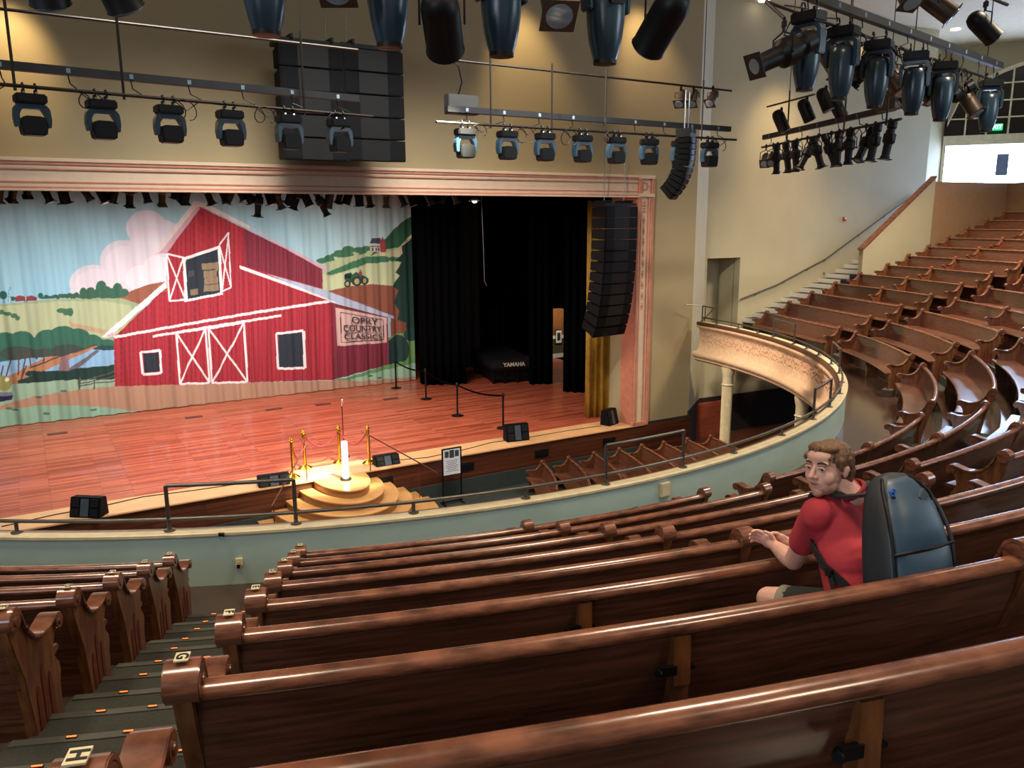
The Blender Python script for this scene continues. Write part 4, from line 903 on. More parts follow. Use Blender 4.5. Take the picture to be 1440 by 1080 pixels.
# ------------------------------------------------------------------ painted backdrop: colours belong to the painting
def build_backdrop():
    B0 = 9.6; na, nz = 880, 430; a0, a1, zb0, zb1 = -9.5, 6.33, 1.12, 8.3
    A = np.linspace(a0, a1, na); Z = np.linspace(zb0, zb1, nz)
    AA, ZZ = np.meshgrid(A, Z)
    pl = 0.045 * np.sin(AA * 2 * math.pi / 0.62 + 1.2 * np.sin(AA * 1.3)) + 0.02 * np.sin(AA * 2 * math.pi / 0.27 + 2)
    BB = B0 + pl * (0.6 + 0.4 * (1 - (ZZ - zb0) / (zb1 - zb0)))
    X = SO.x + SD.x * AA + ND.x * BB; Y = SO.y + SD.y * AA + ND.y * BB
    Xf = SO.x + SD.x * AA + ND.x * B0; Yf = SO.y + SD.y * AA + ND.y * B0; zc = ZZ - CZ
    yf = Yf * math.cos(PITCH) - zc * math.sin(PITCH); v = (Yf * math.sin(PITCH) + zc * math.cos(PITCH)) / yf; u = Xf / yf
    c, s = math.cos(ROLL), math.sin(ROLL); U, V = u * c + v * s, -u * s + v * c
    # painting coordinates: 2.4 units per image pixel of a frontal survey of the cloth
    GX = (720 + FPX * U) * 2.4; GY = (540 - FPX * V - 240) * 2.4
    C = np.zeros(GX.shape + (3,), np.float32)
    def sr(h): return np.array([x / 255 for x in (int(h[0:2], 16), int(h[2:4], 16), int(h[4:6], 16))], np.float32)
    def inside(poly):
        p = np.array(poly, float); m = np.zeros(GX.shape, bool)
        x0, x1, y0, y1 = p[:, 0].min(), p[:, 0].max(), p[:, 1].min(), p[:, 1].max()
        bb = (GX >= x0) & (GX <= x1) & (GY >= y0) & (GY <= y1)
        if not bb.any(): return m
        gx, gy = GX[bb], GY[bb]; r = np.zeros(gx.shape, bool); n = len(p); j = n - 1
        for i in range(n):
            xi, yi, xj, yj = p[i, 0], p[i, 1], p[j, 0], p[j, 1]
            if yi != yj: r ^= ((yi > gy) != (yj > gy)) & (gx < (xj - xi) * (gy - yi) / (yj - yi) + xi)
            j = i
        m[bb] = r; return m
    def fill(h, poly): C[inside(poly)] = sr(h)
    def line(h, pts, w_):
        for (x0, y0), (x1, y1) in zip(pts[:-1], pts[1:]):
            L = math.hypot(x1 - x0, y1 - y0) or 1; nx, ny = -(y1 - y0) / L * w_ / 2, (x1 - x0) / L * w_ / 2
            fill(h, [(x0 + nx, y0 + ny), (x1 + nx, y1 + ny), (x1 - nx, y1 - ny), (x0 - nx, y0 - ny)])
    def blob(h, x, y, rx, ry): C[((GX - x) / rx) ** 2 + ((GY - y) / ry) ** 2 < 1] = sr(h)
    # sky
    f = np.clip((GY - 60) / 340, 0, 1)[..., None]; C[:] = sr('8fb6bf') * (1 - f) + sr('86bfd8') * f
    f2 = np.clip((GX - 900) / 300, 0, 1)[..., None]; C[:] = C * (1 - f2) + sr('a8cdd4') * f2
    # clouds
    for x, y, rx, ry in ((320, 365, 82, 62), (330, 400, 90, 60), (420, 290, 78, 70), (430, 360, 90, 80), (500, 180, 68, 60), (515, 260, 80, 90), (560, 220, 60, 65), (580, 330, 70, 110)): blob('c9c2cf', x, y, rx, ry)
    for x, y, rx, ry in ((330, 372, 76, 55), (425, 300, 66, 60), (505, 240, 62, 66), (470, 360, 30, 40)): blob('d2c8d4', x, y, rx, ry)
    
    for x, y, rx, ry in ((478, 352, 50, 46), (530, 320, 46, 46), (560, 340, 60, 60)): blob('dcd2dc', x, y, rx, ry)
    fc = np.clip((230 - GY) / 130, 0, 1)[..., None] * (np.abs(C - sr('d2c8d4')).sum(-1) < 0.05)[..., None] * 0.6; C[:] = C * (1 - fc) + sr('b49a98') * fc
    # left hills and brown field
    fill('93a67c', [(-400, 420), (0, 432), (60, 428), (180, 418), (330, 410), (420, 412), (490, 420), (480, 470), (430, 560), (-400, 560)])
    fill('9a5a42', [(360, 412), (400, 410), (440, 395), (500, 372), (560, 362), (590, 400), (480, 440), (420, 418)])
    fill('a9b48a', [(-400, 450), (0, 440), (200, 425), (350, 425), (440, 440), (460, 470), (400, 545), (-400, 560)])
    fill('b59a74', [(232, 488), (250, 500), (300, 510), (370, 525), (380, 545), (300, 525), (240, 512)])
    # tree line on the ridge
    rn = np.random.RandomState(4)
    for x in range(150, 270, 8): blob('33604c', x, 411 - (x - 150) * 0.05 + rn.uniform(-2, 2), 8, 4 + (x - 150) * 0.05)
    for x, y, rx, ry in ((285, 397, 14, 17), (310, 396, 16, 18), (345, 378, 18, 22), (352, 395, 30, 22), (400, 385, 16, 20), (385, 400, 22, 18), (420, 398, 18, 14), (300, 408, 40, 10), (370, 406, 60, 10)): blob('36654f', x, y, rx, ry)
    for x, y, rx, ry in ((14, 402, 14, 14), (46, 414, 8, 8), (140, 405, 9, 10), (160, 410, 9, 7)): blob('2c5f58', x, y, rx, ry)
    line('4d5a54', [(16, 412), (16, 432)], 3); line('5f7684', [(30, 428), (35, 375)], 2); line('5f7684', [(42, 428), (37, 375)], 2)
    fill('8a3a44', [(54, 425), (54, 408), (68, 402), (88, 408), (88, 424)]); fill('8a3a44', [(92, 424), (92, 408), (108, 404), (128, 410), (128, 421)]); line('c4b4b8', [(54, 408), (68, 402), (80, 405)], 2)
    for x, y, rx, ry in ((210, 456, 16, 8), (228, 462, 14, 12), (240, 462, 10, 14), (8, 460, 10, 8), (28, 465, 14, 7), (50, 472, 12, 8), (62, 480, 8, 8)): blob('3c7050', x, y, rx, ry)
    # river woods
    fill('2f6452', [(-400, 530), (0, 540), (60, 530), (130, 560), (190, 545), (260, 540), (330, 560), (395, 570), (395, 620), (330, 590), (160, 640), (0, 640), (-400, 640)])
    for x, y, rx, ry in ((20, 560, 50, 32), (75, 550, 40, 26), (110, 570, 40, 25), (160, 550, 40, 30), (215, 538, 44, 30), (265, 545, 40, 28), (310, 560, 36, 22), (355, 572, 40, 18), (-40, 560, 60, 40), (240, 575, 60, 30)): blob('306a57', x, y, rx, ry)
    for x, y, rx, ry in ((60, 600, 60, 25), (150, 605, 60, 20), (230, 590, 50, 20)): blob('3b4f48', x, y, rx, ry)
    fill('7fb4dc', [(-400, 625), (0, 628), (60, 620), (160, 612), (230, 606), (330, 580), (395, 575), (395, 640), (260, 690), (60, 690), (0, 690), (-400, 690)])
    fill('294d4e', [(300, 588), (345, 574), (395, 578), (395, 590), (360, 592)])
    fill('b47a52', [(20, 680), (80, 650), (160, 612), (240, 605), (330, 573), (330, 580), (240, 620), (120, 672), (80, 705), (0, 710)])
    fill('8c6a72', [(206, 615), (230, 600), (236, 655), (212, 670), (196, 668)]); fill('6a6470', [(230, 655), (330, 588), (336, 596), (215, 690), (200, 690)])
    for x0, y0, x1, y1 in ((0, 690, 12, 640), (20, 680, 44, 600), (62, 672, 66, 590), (72, 690, 92, 585), (104, 645, 100, 590), (125, 620, 118, 585), (148, 630, 152, 575), (190, 608, 190, 570), (66, 700, 90, 640)): line('5e4038', [(x0, y0), (x1, y1)], 5)
    line('5a4440', [(100, 650), (200, 612), (270, 590), (330, 573)], 5)
    fill('223f3a', [(60, 690), (110, 675), (190, 670), (270, 650), (320, 648), (395, 640), (395, 700), (60, 700)])
    for x in range(100, 390, 16): blob('223f3a', x, 668 - max(0, (x - 250)) * 0.09, 14, 9)
    # foreground greens and track
    fill('8fb495', [(-400, 700), (0, 705), (60, 702), (240, 690), (390, 690), (395, 715), (240, 730), (100, 745), (0, 800), (-400, 830)])
    fill('b3876a', [(-400, 830), (0, 775), (110, 745), (260, 725), (395, 712), (1130, 702), (1420, 690), (1430, 760), (1000, 800), (0, 860)])
    fill('86b497', [(-400, 840), (0, 788), (150, 775), (280, 778), (360, 785), (470, 800), (470, 870), (-400, 1000)])
    for x, y in ((130, 748), (215, 728), (50, 790), (155, 803), (315, 792), (30, 785)): blob('4c7a62', x, y, 12, 4)
    for x in (272, 322): line('4f564e', [(x - 4, 725), (x - 2, 680)], 5)
    line('4f564e', [(266, 690), (268, 725)], 5); line('4f564e', [(388, 640), (394, 716)], 4)
    for y0, y1 in ((698, 668), (708, 684), (716, 702)): line('4f564e', [(266, y0 - 4), (320, y0 - 14), (392, y1 - 6)], 4)
    blob('8c8a48', 14, 700, 26, 26); blob('d8d4c0', 24, 688, 7, 7); fill('6f7488', [(-60, 730), (40, 730), (44, 745), (0, 755), (-60, 755)]); fill('262848', [(-60, 745), (44, 742), (40, 756), (0, 762), (-60, 762)])
    # right-hand hills
    fill('a8b586', [(1070, 320), (1180, 270), (1300, 230), (1430, 190), (1430, 470), (1200, 430), (1070, 400)])
    fill('c0bd92', [(1090, 345), (1180, 300), (1290, 272), (1430, 250), (1430, 400), (1100, 400)])
    fill('2f6344', [(1250, 285), (1275, 262), (1300, 230), (1330, 200), (1360, 170), (1400, 148), (1430, 145), (1430, 220), (1390, 215), (1350, 255), (1300, 262)])
    fill('cbbf92', [(1350, 255), (1390, 215), (1430, 180), (1430, 300), (1350, 290)])
    for x, y, rx, ry in ((1090, 298, 18, 9), (1115, 288, 18, 10), (1150, 274, 18, 13), (1180, 262, 22, 14), (1215, 262, 18, 10), (1240, 258, 16, 9), (1105, 294, 30, 7), (1160, 278, 40, 8), (1230, 274, 14, 14)): blob('3b7350', x, y, rx, ry)
    fill('a8b586', [(1100, 345), (1110, 310), (1180, 290), (1250, 270), (1240, 320), (1130, 360)])
    for i in range(14): blob('3a7550', 1120 + i * 14, 340 - i * 5 if i < 9 else 296, 15, 6 + min(i, 6))
    for x, y in ((1300, 292), (1330, 294), (1350, 296)): blob('3a7550', x, y, 16, 8)
    fill('b8c291', [(1095, 370), (1150, 340), (1230, 320), (1290, 305), (1370, 300), (1370, 420), (1095, 410)])
    fill('8f4f3a', [(1110, 400), (1180, 385), (1260, 378), (1340, 385), (1430, 400), (1430, 560), (1320, 560), (1320, 492), (1200, 440)])
    # farmhouse and tractor
    fill('474a5c', [(1252, 240), (1260, 222), (1292, 222), (1290, 242)]); fill('c9c4bc', [(1254, 240), (1290, 242), (1292, 270), (1254, 268)]); fill('9a3a3c', [(1288, 240), (1296, 218), (1306, 240), (1306, 272), (1290, 270)])
    for x in (1262, 1274, 1284): fill('6a4a4a', [(x - 3, 256), (x + 3, 256), (x + 3, 266), (x - 3, 266)])
    line('474a5c', [(1254, 250), (1290, 252)], 3)
    fill('2d5a45', [(1165, 360), (1168, 342), (1190, 338), (1196, 344), (1204, 336), (1226, 345), (1240, 355), (1240, 370), (1180, 372)])
    for x, y, r_ in ((1208, 368, 16), (1235, 366, 14), (1176, 376, 12)): blob('2c3a34', x, y, r_, r_); blob('a8a268', x, y, r_ * 0.5, r_ * 0.6)
    fill('222c28', [(1166, 358), (1166, 344), (1190, 342), (1190, 358)]); blob('a03a34', 1220, 341, 6, 9); blob('b07058', 1220, 331, 4, 4)
    # conifers at the right edge
    fill('1f3f38', [(1430, 205), (1400, 215), (1388, 232), (1378, 240), (1360, 250), (1362, 275), (1340, 300), (1358, 305), (1340, 340), (1352, 350), (1330, 385), (1348, 400), (1335, 440), (1350, 470), (1345, 500), (1400, 520), (1430, 500)])
    fill('8c4c38', [(1345, 500), (1400, 520), (1380, 545), (1320, 560), (1320, 500)])
    fill('6f9a54', [(1310, 560), (1340, 548), (1380, 540), (1430, 540), (1430, 660), (1310, 640)])
    blob('1f4038', 1405, 520, 34, 50); blob('254a3e', 1390, 550, 26, 22); blob('27463f', 1345, 600, 36, 50); blob('1f3c3a', 1322, 610, 26, 44)
    fill('5f9a58', [(1120, 702), (1180, 690), (1310, 650), (1430, 625), (1430, 680), (1250, 700)]); fill('93bd9b', [(1180, 700), (1300, 668), (1430, 640), (1430, 690), (1200, 706)])
    for x, y in ((1250, 688), (1280, 694)): blob('4c7a52', x, y, 10, 3)
    # barn
    red, red2, dark, wh = 'b62c3a', '8a2c3e', '2c3440', 'e6dfe0'
    fill(red, [(388, 714), (386, 548), (545, 400), (566, 395), (566, 268), (676, 108), (1092, 318), (1092, 392), (1120, 440), (1126, 700)])
    fill(red2, [(828, 186), (1092, 318), (1092, 392), (828, 312)])
    fill(red2, [(1120, 438), (1310, 490), (1312, 650), (1126, 700)])
    st = (np.sin(GX * 0.42) > 0.75) | (np.sin(GX * 0.23 + 1) > 0.93)
    body = inside([(388, 714), (386, 548), (676, 108), (1092, 318), (1126, 700)]) | inside([(1120, 438), (1310, 490), (1312, 650), (1126, 700)])
    isred = (np.abs(C - sr(red)).sum(-1) < 0.02) | (np.abs(C - sr(red2)).sum(-1) < 0.02); C[st & body & isred] *= 0.84
    # roofs
    fill('c79da6', [(524, 272), (664, 92), (680, 110), (568, 262)]); fill('d8c8c0', [(664, 88), (690, 96), (850, 178), (846, 190), (680, 112), (560, 262), (524, 276)]) if False else None
    fill('d4c4c0', [(522, 274), (662, 90), (700, 98), (850, 178), (848, 188), (690, 112), (668, 112), (545, 262)]); fill('c49aa4', [(548, 266), (676, 110), (682, 116), (566, 268)])
    fill('a9b0c4', [(850, 178), (1110, 320), (1118, 334), (846, 190)]); fill('c8a0ac', [(846, 186), (1090, 312), (1118, 336), (1092, 326)])
    fill(wh, [(342, 548), (560, 364), (566, 372), (566, 382), (388, 532), (386, 548)]); fill('cfa4b0', [(355, 545), (386, 530), (386, 549)])
    fill(wh, [(814, 310), (1140, 432), (1140, 442), (815, 322)]); fill('a8b2cc', [(900, 338), (1100, 396), (1334, 488), (1332, 496), (1140, 440)]); 
    # trim boards
    line(wh, [(388, 548), (600, 512), (860, 470), (1116, 434)], 9); line(wh, [(516, 547), (740, 512), (952, 481)], 8)
    def panel(p, cross=True, w_=7):
        for i in range(4): line(wh, [p[i], p[(i + 1) % 4]], w_)
        if cross: line(wh, [p[0], p[2]], w_ - 1); line(wh, [p[1], p[3]], w_ - 1)
    panel([(597, 536), (696, 522), (708, 706), (607, 708)]); panel([(706, 522), (826, 503), (836, 704), (716, 706)])
    fill(dark, [(628, 290), (742, 252), (746, 402), (632, 424)]); 
    for x, y, w_, h_ in ((686, 303, 44, 22), (692, 328, 44, 24), (694, 352, 46, 22), (692, 376, 50, 22), (646, 390, 26, 20), (730, 300, 12, 30), (640, 328, 20, 20)):
        fill('8a7458' if x > 680 or y > 380 else '454a4c', [(x, y), (x + w_, y - 4), (x + w_, y + h_ - 4), (x, y + h_)])
    line(wh, [(620, 288), (744, 248)], 10); line(wh, [(626, 428), (756, 404)], 8); line(wh, [(628, 288), (634, 424)], 5); line(wh, [(743, 250), (749, 406)], 5)
    panel([(566, 268), (624, 282), (630, 424), (574, 428)], True, 6); panel([(746, 240), (776, 198), (782, 384), (754, 398)], True, 5)
    fill(dark, [(485, 604), (537, 600), (541, 664), (489, 668)]); panel([(476, 600), (541, 594), (546, 670), (483, 675)], False, 8)
    fill(dark, [(942, 544), (1022, 538), (1026, 654), (944, 656)]); panel([(935, 542), (1026, 533), (1030, 659), (940, 660)], False, 8)
    # notice board on the barn
    fill('d3a9a0', [(1136, 456), (1306, 492), (1306, 576), (1140, 586)])
    q = [(1152, 472), (1298, 500), (1298, 566), (1154, 574)]
    for i in range(4): line('3a2c34', [q[i], q[(i + 1) % 4]], 2.6)
    line('3a2c34', [(1160, 516), (1290, 524)], 1.6); line('3a2c34', [(1160, 541), (1290, 543)], 1.6)
    lum = C @ np.array([0.3, 0.55, 0.15], np.float32); C[:] = (C * 0.82 + lum[..., None] * 0.18) * 0.95
    nzv = np.sin(AA * 7.3 + np.sin(ZZ * 0.9) * 2) * np.sin(AA * 2.9 + 1.7); C[:] *= (1 + 0.035 * nzv)[..., None]
    me = bpy.data.meshes.new('painted_backdrop'); nv = na * nz; org = S(-1.5, B0, zb0)
    co = np.stack([X - org.x, Y - org.y, ZZ - org.z], -1).reshape(-1, 3).astype(np.float32)
    i0 = (np.arange(nz - 1)[:, None] * na + np.arange(na - 1)[None, :]).ravel(); F = np.stack([i0, i0 + 1, i0 + na + 1, i0 + na], 1).astype(np.int32)
    me.vertices.add(nv); me.vertices.foreach_set('co', co.ravel()); me.loops.add(F.size); me.loops.foreach_set('vertex_index', F.ravel())
    me.polygons.add(len(F)); me.polygons.foreach_set('loop_start', np.arange(0, F.size, 4, dtype=np.int32)); me.polygons.foreach_set('loop_total', np.full(len(F), 4, np.int32)); me.update(calc_edges=True)
    at = me.color_attributes.new('painting', 'FLOAT_COLOR', 'POINT'); L_ = np.where(C <= 0.04045, C / 12.92, ((C + 0.055) / 1.055) ** 2.4)
    rgba = np.ones((nv, 4), np.float32); rgba[:, :3] = L_.reshape(-1, 3); at.data.foreach_set('color', rgba.ravel())
    m = bpy.data.materials.new('painted_canvas'); m.use_nodes = True; nt = m.node_tree; b = nt.nodes['Principled BSDF']; an = nt.nodes.new('ShaderNodeAttribute'); an.attribute_name = 'painting'
    nt.links.new(an.outputs['Color'], b.inputs['Base Color']); b.inputs['Roughness'].default_value = 0.85; b.inputs['Specular IOR Level'].default_value = 0.2
    me.materials.append(m); me.shade_smooth(); o = bpy.data.objects.new('painted_backdrop', me); col.objects.link(o); o.location = org
    tag(o, 'large painted canvas backdrop of a red barn, hills and cloudy sky', 'backdrop')
    # lettering of the notice board, following the slanted board
    ink = mat('painted_sign_ink', '3a2a34', 0.8)
    def gp(gx, gy, off=0.09): return onb(gx / 2.4, gy / 2.4 + 240, B0 - off)
    for word, x0, y0, x1, y1, h in (('OPRY', 1190, 499, 1278, 507, 24), ('COUNTRY', 1162, 527, 1290, 531, 23), ('CLASSICS', 1164, 554, 1292, 556, 20)):
        A_, B_ = gp(x0, y0), gp(x1, y1); x_ = B_ - A_; L = x_.length
        cu = bpy.data.curves.new('w', 'FONT'); cu.body = word; cu.size = 1; cu.offset = 0.012; cu.extrude = 0.004; cu.align_y = 'CENTER'
        to = bpy.data.objects.new('w', cu); col.objects.link(to); dg = bpy.context.evaluated_depsgraph_get(); tm = bpy.data.meshes.new_from_object(to.evaluated_get(dg)); bpy.data.objects.remove(to)
        xs = [v_.co.x for v_ in tm.vertices]; W_ = max(xs) - min(xs); hgt = (gp(x0, y0 - h / 2) - gp(x0, y0 + h / 2)).length; xn = x_.normalized()
        for v_ in tm.vertices:
            f = (v_.co.x - min(xs)) / W_; hh = hgt * (1 - 0.18 * f) * v_.co.y / 0.72
            q_ = A_.lerp(B_, f) + Vector((0, 0, hh)) - ND * (v_.co.z) - org; v_.co = q_
        tm.materials.clear(); tm.materials.append(ink); to = bpy.data.objects.new('lettering', tm); col.objects.link(to); to.parent = o
build_backdrop()
# ------------------------------------------------------------------ stage lamps and the bars they hang from
X3 = Matrix.Identity(3)
def clampmb(mb, x, z=0.0, m=None):
    mb.tube([(x, -0.03, z - 0.05), (x, -0.045, z + 0.0), (x, -0.02, z + 0.04), (x, 0.03, z + 0.035), (x, 0.04, z - 0.01)], 0.012, 6); mb.box((x, 0, z - 0.06), (0.035, 0.06, 0.05))
def proto_moving():
    t = thing('moving_head_light', 'x', 'stage light', (0, 0, 0))
    for sx in (-0.07, 0.07): mb = MB(); clampmb(mb, sx); mb.build('clamp', M['blackmetal'], t, smooth=40)
    for sx in (-0.07, 0.07): MB().lathe([(0.016, -0.01), (0.016, 0.01)], (sx, -0.05, -0.075), 8, Matrix.Rotation(math.pi / 2, 3, 'X')).build('bolt', M['chrome'], t)
    mb = MB(); mb.box((0, 0, -0.15), (0.36, 0.24, 0.12)); mb.build('base', M['fixdark'], t, bevel=0.02, smooth=40)
    mb = MB(); fr = lambda u, v, w_: Vector((u, w_, v))
    mb.prism([(-0.20, -0.50), (-0.15, -0.50), (-0.145, -0.34), (-0.11, -0.275), (0.11, -0.275), (0.145, -0.34), (0.15, -0.50), (0.20, -0.50), (0.215, -0.40), (0.205, -0.27), (0.16, -0.215), (-0.16, -0.215), (-0.205, -0.27), (-0.215, -0.40)], -0.07, 0.07, fr); mb.build('yoke', M['fixture'], t, bevel=0.008, smooth=40)
    mb = MB(); fr = lambda u, v, w_: Vector((u, w_, v)); mb.prism([(-0.142, -0.40), (-0.10, -0.365), (0.10, -0.365), (0.142, -0.40), (0.150, -0.50), (0.138, -0.575), (0.125, -0.60), (-0.125, -0.60), (-0.138, -0.575), (-0.150, -0.50)], -0.13, 0.11, fr); hd = mb.build('head', M['fixdark'], t, smooth=40, bevel=0.015)
    mb = MB(); mb.lathe([(0.09, 0.0), (0.088, 0.008)], (0, 0.112, -0.48), 16, Matrix.Rotation(R_(-90), 3, 'X')); mb.build('lens', M['lens'], hd, smooth=40)
    return t
def proto_bell():
    t = thing('profile_moving_light', 'x', 'stage light', (0, 0, 0))
    for sx in (-0.09, 0.09): mb = MB(); clampmb(mb, sx); mb.build('clamp', M['blackmetal'], t, smooth=40)
    for sx in (-0.09, 0.09): MB().lathe([(0.018, -0.01), (0.018, 0.01)], (sx, -0.05, -0.075), 8, Matrix.Rotation(math.pi / 2, 3, 'X')).build('bolt', M['chrome'], t)
    MB().box((0, 0, -0.16), (0.38, 0.28, 0.14)).build('base', M['fixdark'], t, bevel=0.02, smooth=40)
    mb = MB(); fr = lambda u, v, w_: Vector((u, w_, v))
    mb.prism([(-0.225, -0.62), (-0.18, -0.62), (-0.18, -0.34), (-0.14, -0.28), (0.14, -0.28), (0.18, -0.34), (0.18, -0.62), (0.225, -0.62), (0.235, -0.5), (0.225, -0.30), (0.16, -0.23), (-0.16, -0.23), (-0.225, -0.30), (-0.235, -0.5)], -0.075, 0.075, fr); mb.build('yoke', M['fixture'], t, bevel=0.012, smooth=40)
    mb = MB(); mb.lathe([(0.11, -0.33), (0.155, -0.37), (0.172, -0.45), (0.178, -0.58), (0.172, -0.70), (0.155, -0.84), (0.125, -0.97), (0.105, -1.03), (0.10, -1.05)], (0, 0, 0), 28); hd = mb.build('head', M['fixture'], t, smooth=50)
    mb = MB(); mb.prism([(-0.07, -0.44), (0.07, -0.44), (0.085, -0.54), (0.07, -0.58), (-0.07, -0.58), (-0.085, -0.54)], -0.185, -0.12, fr); mb.build('vent_panel', M['fixdark'], hd, bevel=0.006)
    MB().lathe([(0.107, -1.02), (0.107, -1.06), (0.08, -1.065)], (0, 0, 0), 28).build('nose_ring', M['fixdark'], hd, smooth=30)
    return t
def par(name, p, aim, lab, grp, r=0.105, L=0.36, matb=None, gel=True, drop=0.28, yaw=0.0, kind='par'):
    """can hanging from pipe point p, pointing along aim"""
    t = thing(name, lab, 'stage light', p, grp); aim = Vector(aim).normalized(); matb = matb or M['bronze']
    zz = aim; xx = zz.cross(Vector((0, 0, 1)));
    if xx.length < 1e-3: xx = Vector((1, 0, 0))
    xx.normalize(); yy = zz.cross(xx); Mt = Matrix((xx, yy, zz)).transposed(); c = p - Vector((0, 0, drop))
    mb = MB(); mb.tube([p + Vector((0, 0, 0.05)), p - Vector((0, 0, 0.09))], 0.018, 6); mb.box(p, (0.04, 0.07, 0.07)); mb.build('clamp', M['blackmetal'], t)
    mb = MB(); q = r + 0.025; mb.tube([c + xx * q, c + xx * q + Vector((0, 0, drop * 0.55)), p - Vector((0, 0, 0.08)), c - xx * q + Vector((0, 0, drop * 0.55)), c - xx * q], 0.010, 6); mb.build('yoke', M['blackmetal'], t)
    if kind == 'par':
        MB().lathe([(r * 0.35, -L * 0.62), (r * 0.75, -L * 0.55), (r * 0.95, -L * 0.4), (r, -L * 0.3), (r, L * 0.5), (r * 1.05, L * 0.52)], c, 20, Mt).build('can', matb, t, smooth=40)
        if gel: MB().box(c + Mt @ Vector((0, 0, L * 0.53)), (r * 2.3, r * 2.3, 0.012), Mt).build('gel_frame', matb, t)
        MB().lathe([(r * 0.9, L * 0.53), (r * 0.88, L * 0.565), (r * 0.5, L * 0.575)], c, 20, Mt).build('lens', M['lens'], t, smooth=40)
    else:
        MB().lathe([(r * 0.5, -L * 0.85), (r * 0.8, -L * 0.8), (r * 0.85, -L * 0.55), (r * 0.65, -L * 0.5), (r * 0.7, -L * 0.35), (r * 1.1, -L * 0.28), (r * 1.1, L * 0.02), (r * 0.75, L * 0.12), (r * 0.7, L * 0.6), (r * 0.85, L * 0.62), (r * 0.85, L * 0.72)], c, 18, Mt).build('barrel', matb, t, smooth=35)
        MB().box(c + Mt @ Vector((0, 0, L * 0.74)), (r * 1.9, r * 1.9, 0.015), Mt).build('gel_frame', matb, t)
        MB().lathe([(r * 0.7, L * 0.745), (r * 0.5, L * 0.76)], c, 16, Mt).build('lens', M['lens'], t)
        for sx in (-1, 1): MB().tube([c + xx * r * 1.05 * sx, c + xx * (r * 1.05 + 0.05) * sx], 0.016, 6).build('knob', M['blackmetal'], t)
    return t
def drop_from(A, B, x):      # point on the pipe A-B that shows at image column x
    best = None
    for i in range(801):
        p = A.lerp(B, i / 800); q = proj(p)
        if q is None: continue
        e = abs(q[0] - x)
        if best is None or e < best[0]: best = (e, p)
    return best[1]
def light_bar(lab, A, B, wa, wb, ua, ub, hang, rods, ncab, box=None):
    t = thing('light_bar', lab, 'lighting bar', (A + B) / 2)
    MB().tube([A, B], 0.024, 8).build('pipe', M['pipe'], t, smooth=40)
    if wa is not None:
        d = (wb - wa).normalized(); n = Vector((-d.y, d.x, 0)).normalized(); u_ = d.cross(n); Mx_ = Matrix((d, n, u_)).transposed()
        MB().box((wa + wb) / 2, ((wb - wa).length, 0.10, 0.11), Mx_).build('wireway', mat('wireway_grey_black', '24262a', 0.5), t, bevel=0.004)
        L = (wb - wa).length; k = int(L / 0.85)
        for i in range(k + 1):
            c = wa.lerp(wb, (i + 0.5) / (k + 1)); MB().box(c - n * 0.052, (0.05, 0.006, 0.06), Mx_).build('socket_label', M['lens'], t)
            P = [c + Vector((0, 0, -0.05)), c + Vector((0.02, 0, -0.16)), A.lerp(B, (i + 0.5) / (k + 1)) + Vector((0, 0, 0.03))]; MB().tube(P, 0.009, 5).build('cable', M['blackmetal'], t)
    if ua is not None: MB().tube([ua, ub], 0.022, 8).build('upper_pipe', M['pipe'], t, smooth=40)
    for x in hang:
        p = drop_from(A, B, x); q = Vector((p.x, p.y, ua.z if ua is not None else p.z + 1.0)); MB().tube([p - Vector((0, 0, 0.06)), q + Vector((0, 0, 0.05))], 0.018, 6).build('hanger', M['pipe'], t)
    for x in rods:
        p = drop_from(A, B, x); MB().tube([Vector((p.x, p.y, (ua.z if ua is not None else p.z))), Vector((p.x, p.y, 13.39))], 0.009, 5).build('rod', M['pipe'], t)
    rn = random.Random(len(lab)); d = (B - A).normalized()
    for i in range(ncab):
        c = A.lerp(B, (i + 0.7) / (ncab + 0.4)); r = rn.uniform(0.09, 0.15); P = []
        for j in range(19):
            a = 2 * math.pi * j / 12; P.append(c + d * (r * math.sin(a) + 0.01 * j) + Vector((0, 0, -r * 1.0 + r * math.cos(a))) + Vector((0.004 * j, -0.003 * j, 0)))
        MB().tube(P, 0.008, 5).build('cable', M['blackmetal'], t, smooth=60)
        c2 = A.lerp(B, min(1, (i + 0.7) / (ncab + 0.4) + 0.06)); MB().tube([c, c.lerp(c2, 0.5) - Vector((0, 0, 0.14)), c2], 0.008, 5).build('cable', M['blackmetal'], t, smooth=60)
    if box is not None: MB().box(box, (0.62, 0.2, 0.34), Mx_).build('junction_box', mat('junction_grey', '3c3e40', 0.5), t, bevel=0.01)
    return t
PM, PB = proto_moving(), proto_bell(); used = {}
def put(proto, key, p, rz, lab, grp, s_=1.0):
    o = proto if not used.get(key) else copy_tree(proto); used[key] = True
    o.location = p; o.rotation_euler = (0, 0, rz); o['label'] = lab; o['group'] = grp
    o.scale = (s_, s_, s_); return o
NTH = ['first', 'second', 'third', 'fourth', 'fifth', 'sixth', 'seventh', 'eighth', 'ninth', 'tenth', 'eleventh', 'twelfth', 'thirteenth', 'fourteenth']
# left bar
A, B = onz(-160, 95, 8.68), onz(528, 162, 8.68); ang = math.atan2((B - A).y, (B - A).x)
light_bar('long light bar crossing the upper left in front of the stage wall', A, B, onz(-160, 66, 8.95), onz(508, 137, 8.95), onz(-160, -16, 9.8), onz(508, 68, 9.8), (25, 178, 432), (432,), 5)
for i, x in enumerate((45, 145, 240, 326, 409, 480)): put(PM, 'm', drop_from(A, B, x), ang, '%s small moving light from the left on the left-hand bar' % NTH[i], 'small moving lights on the two long bars')
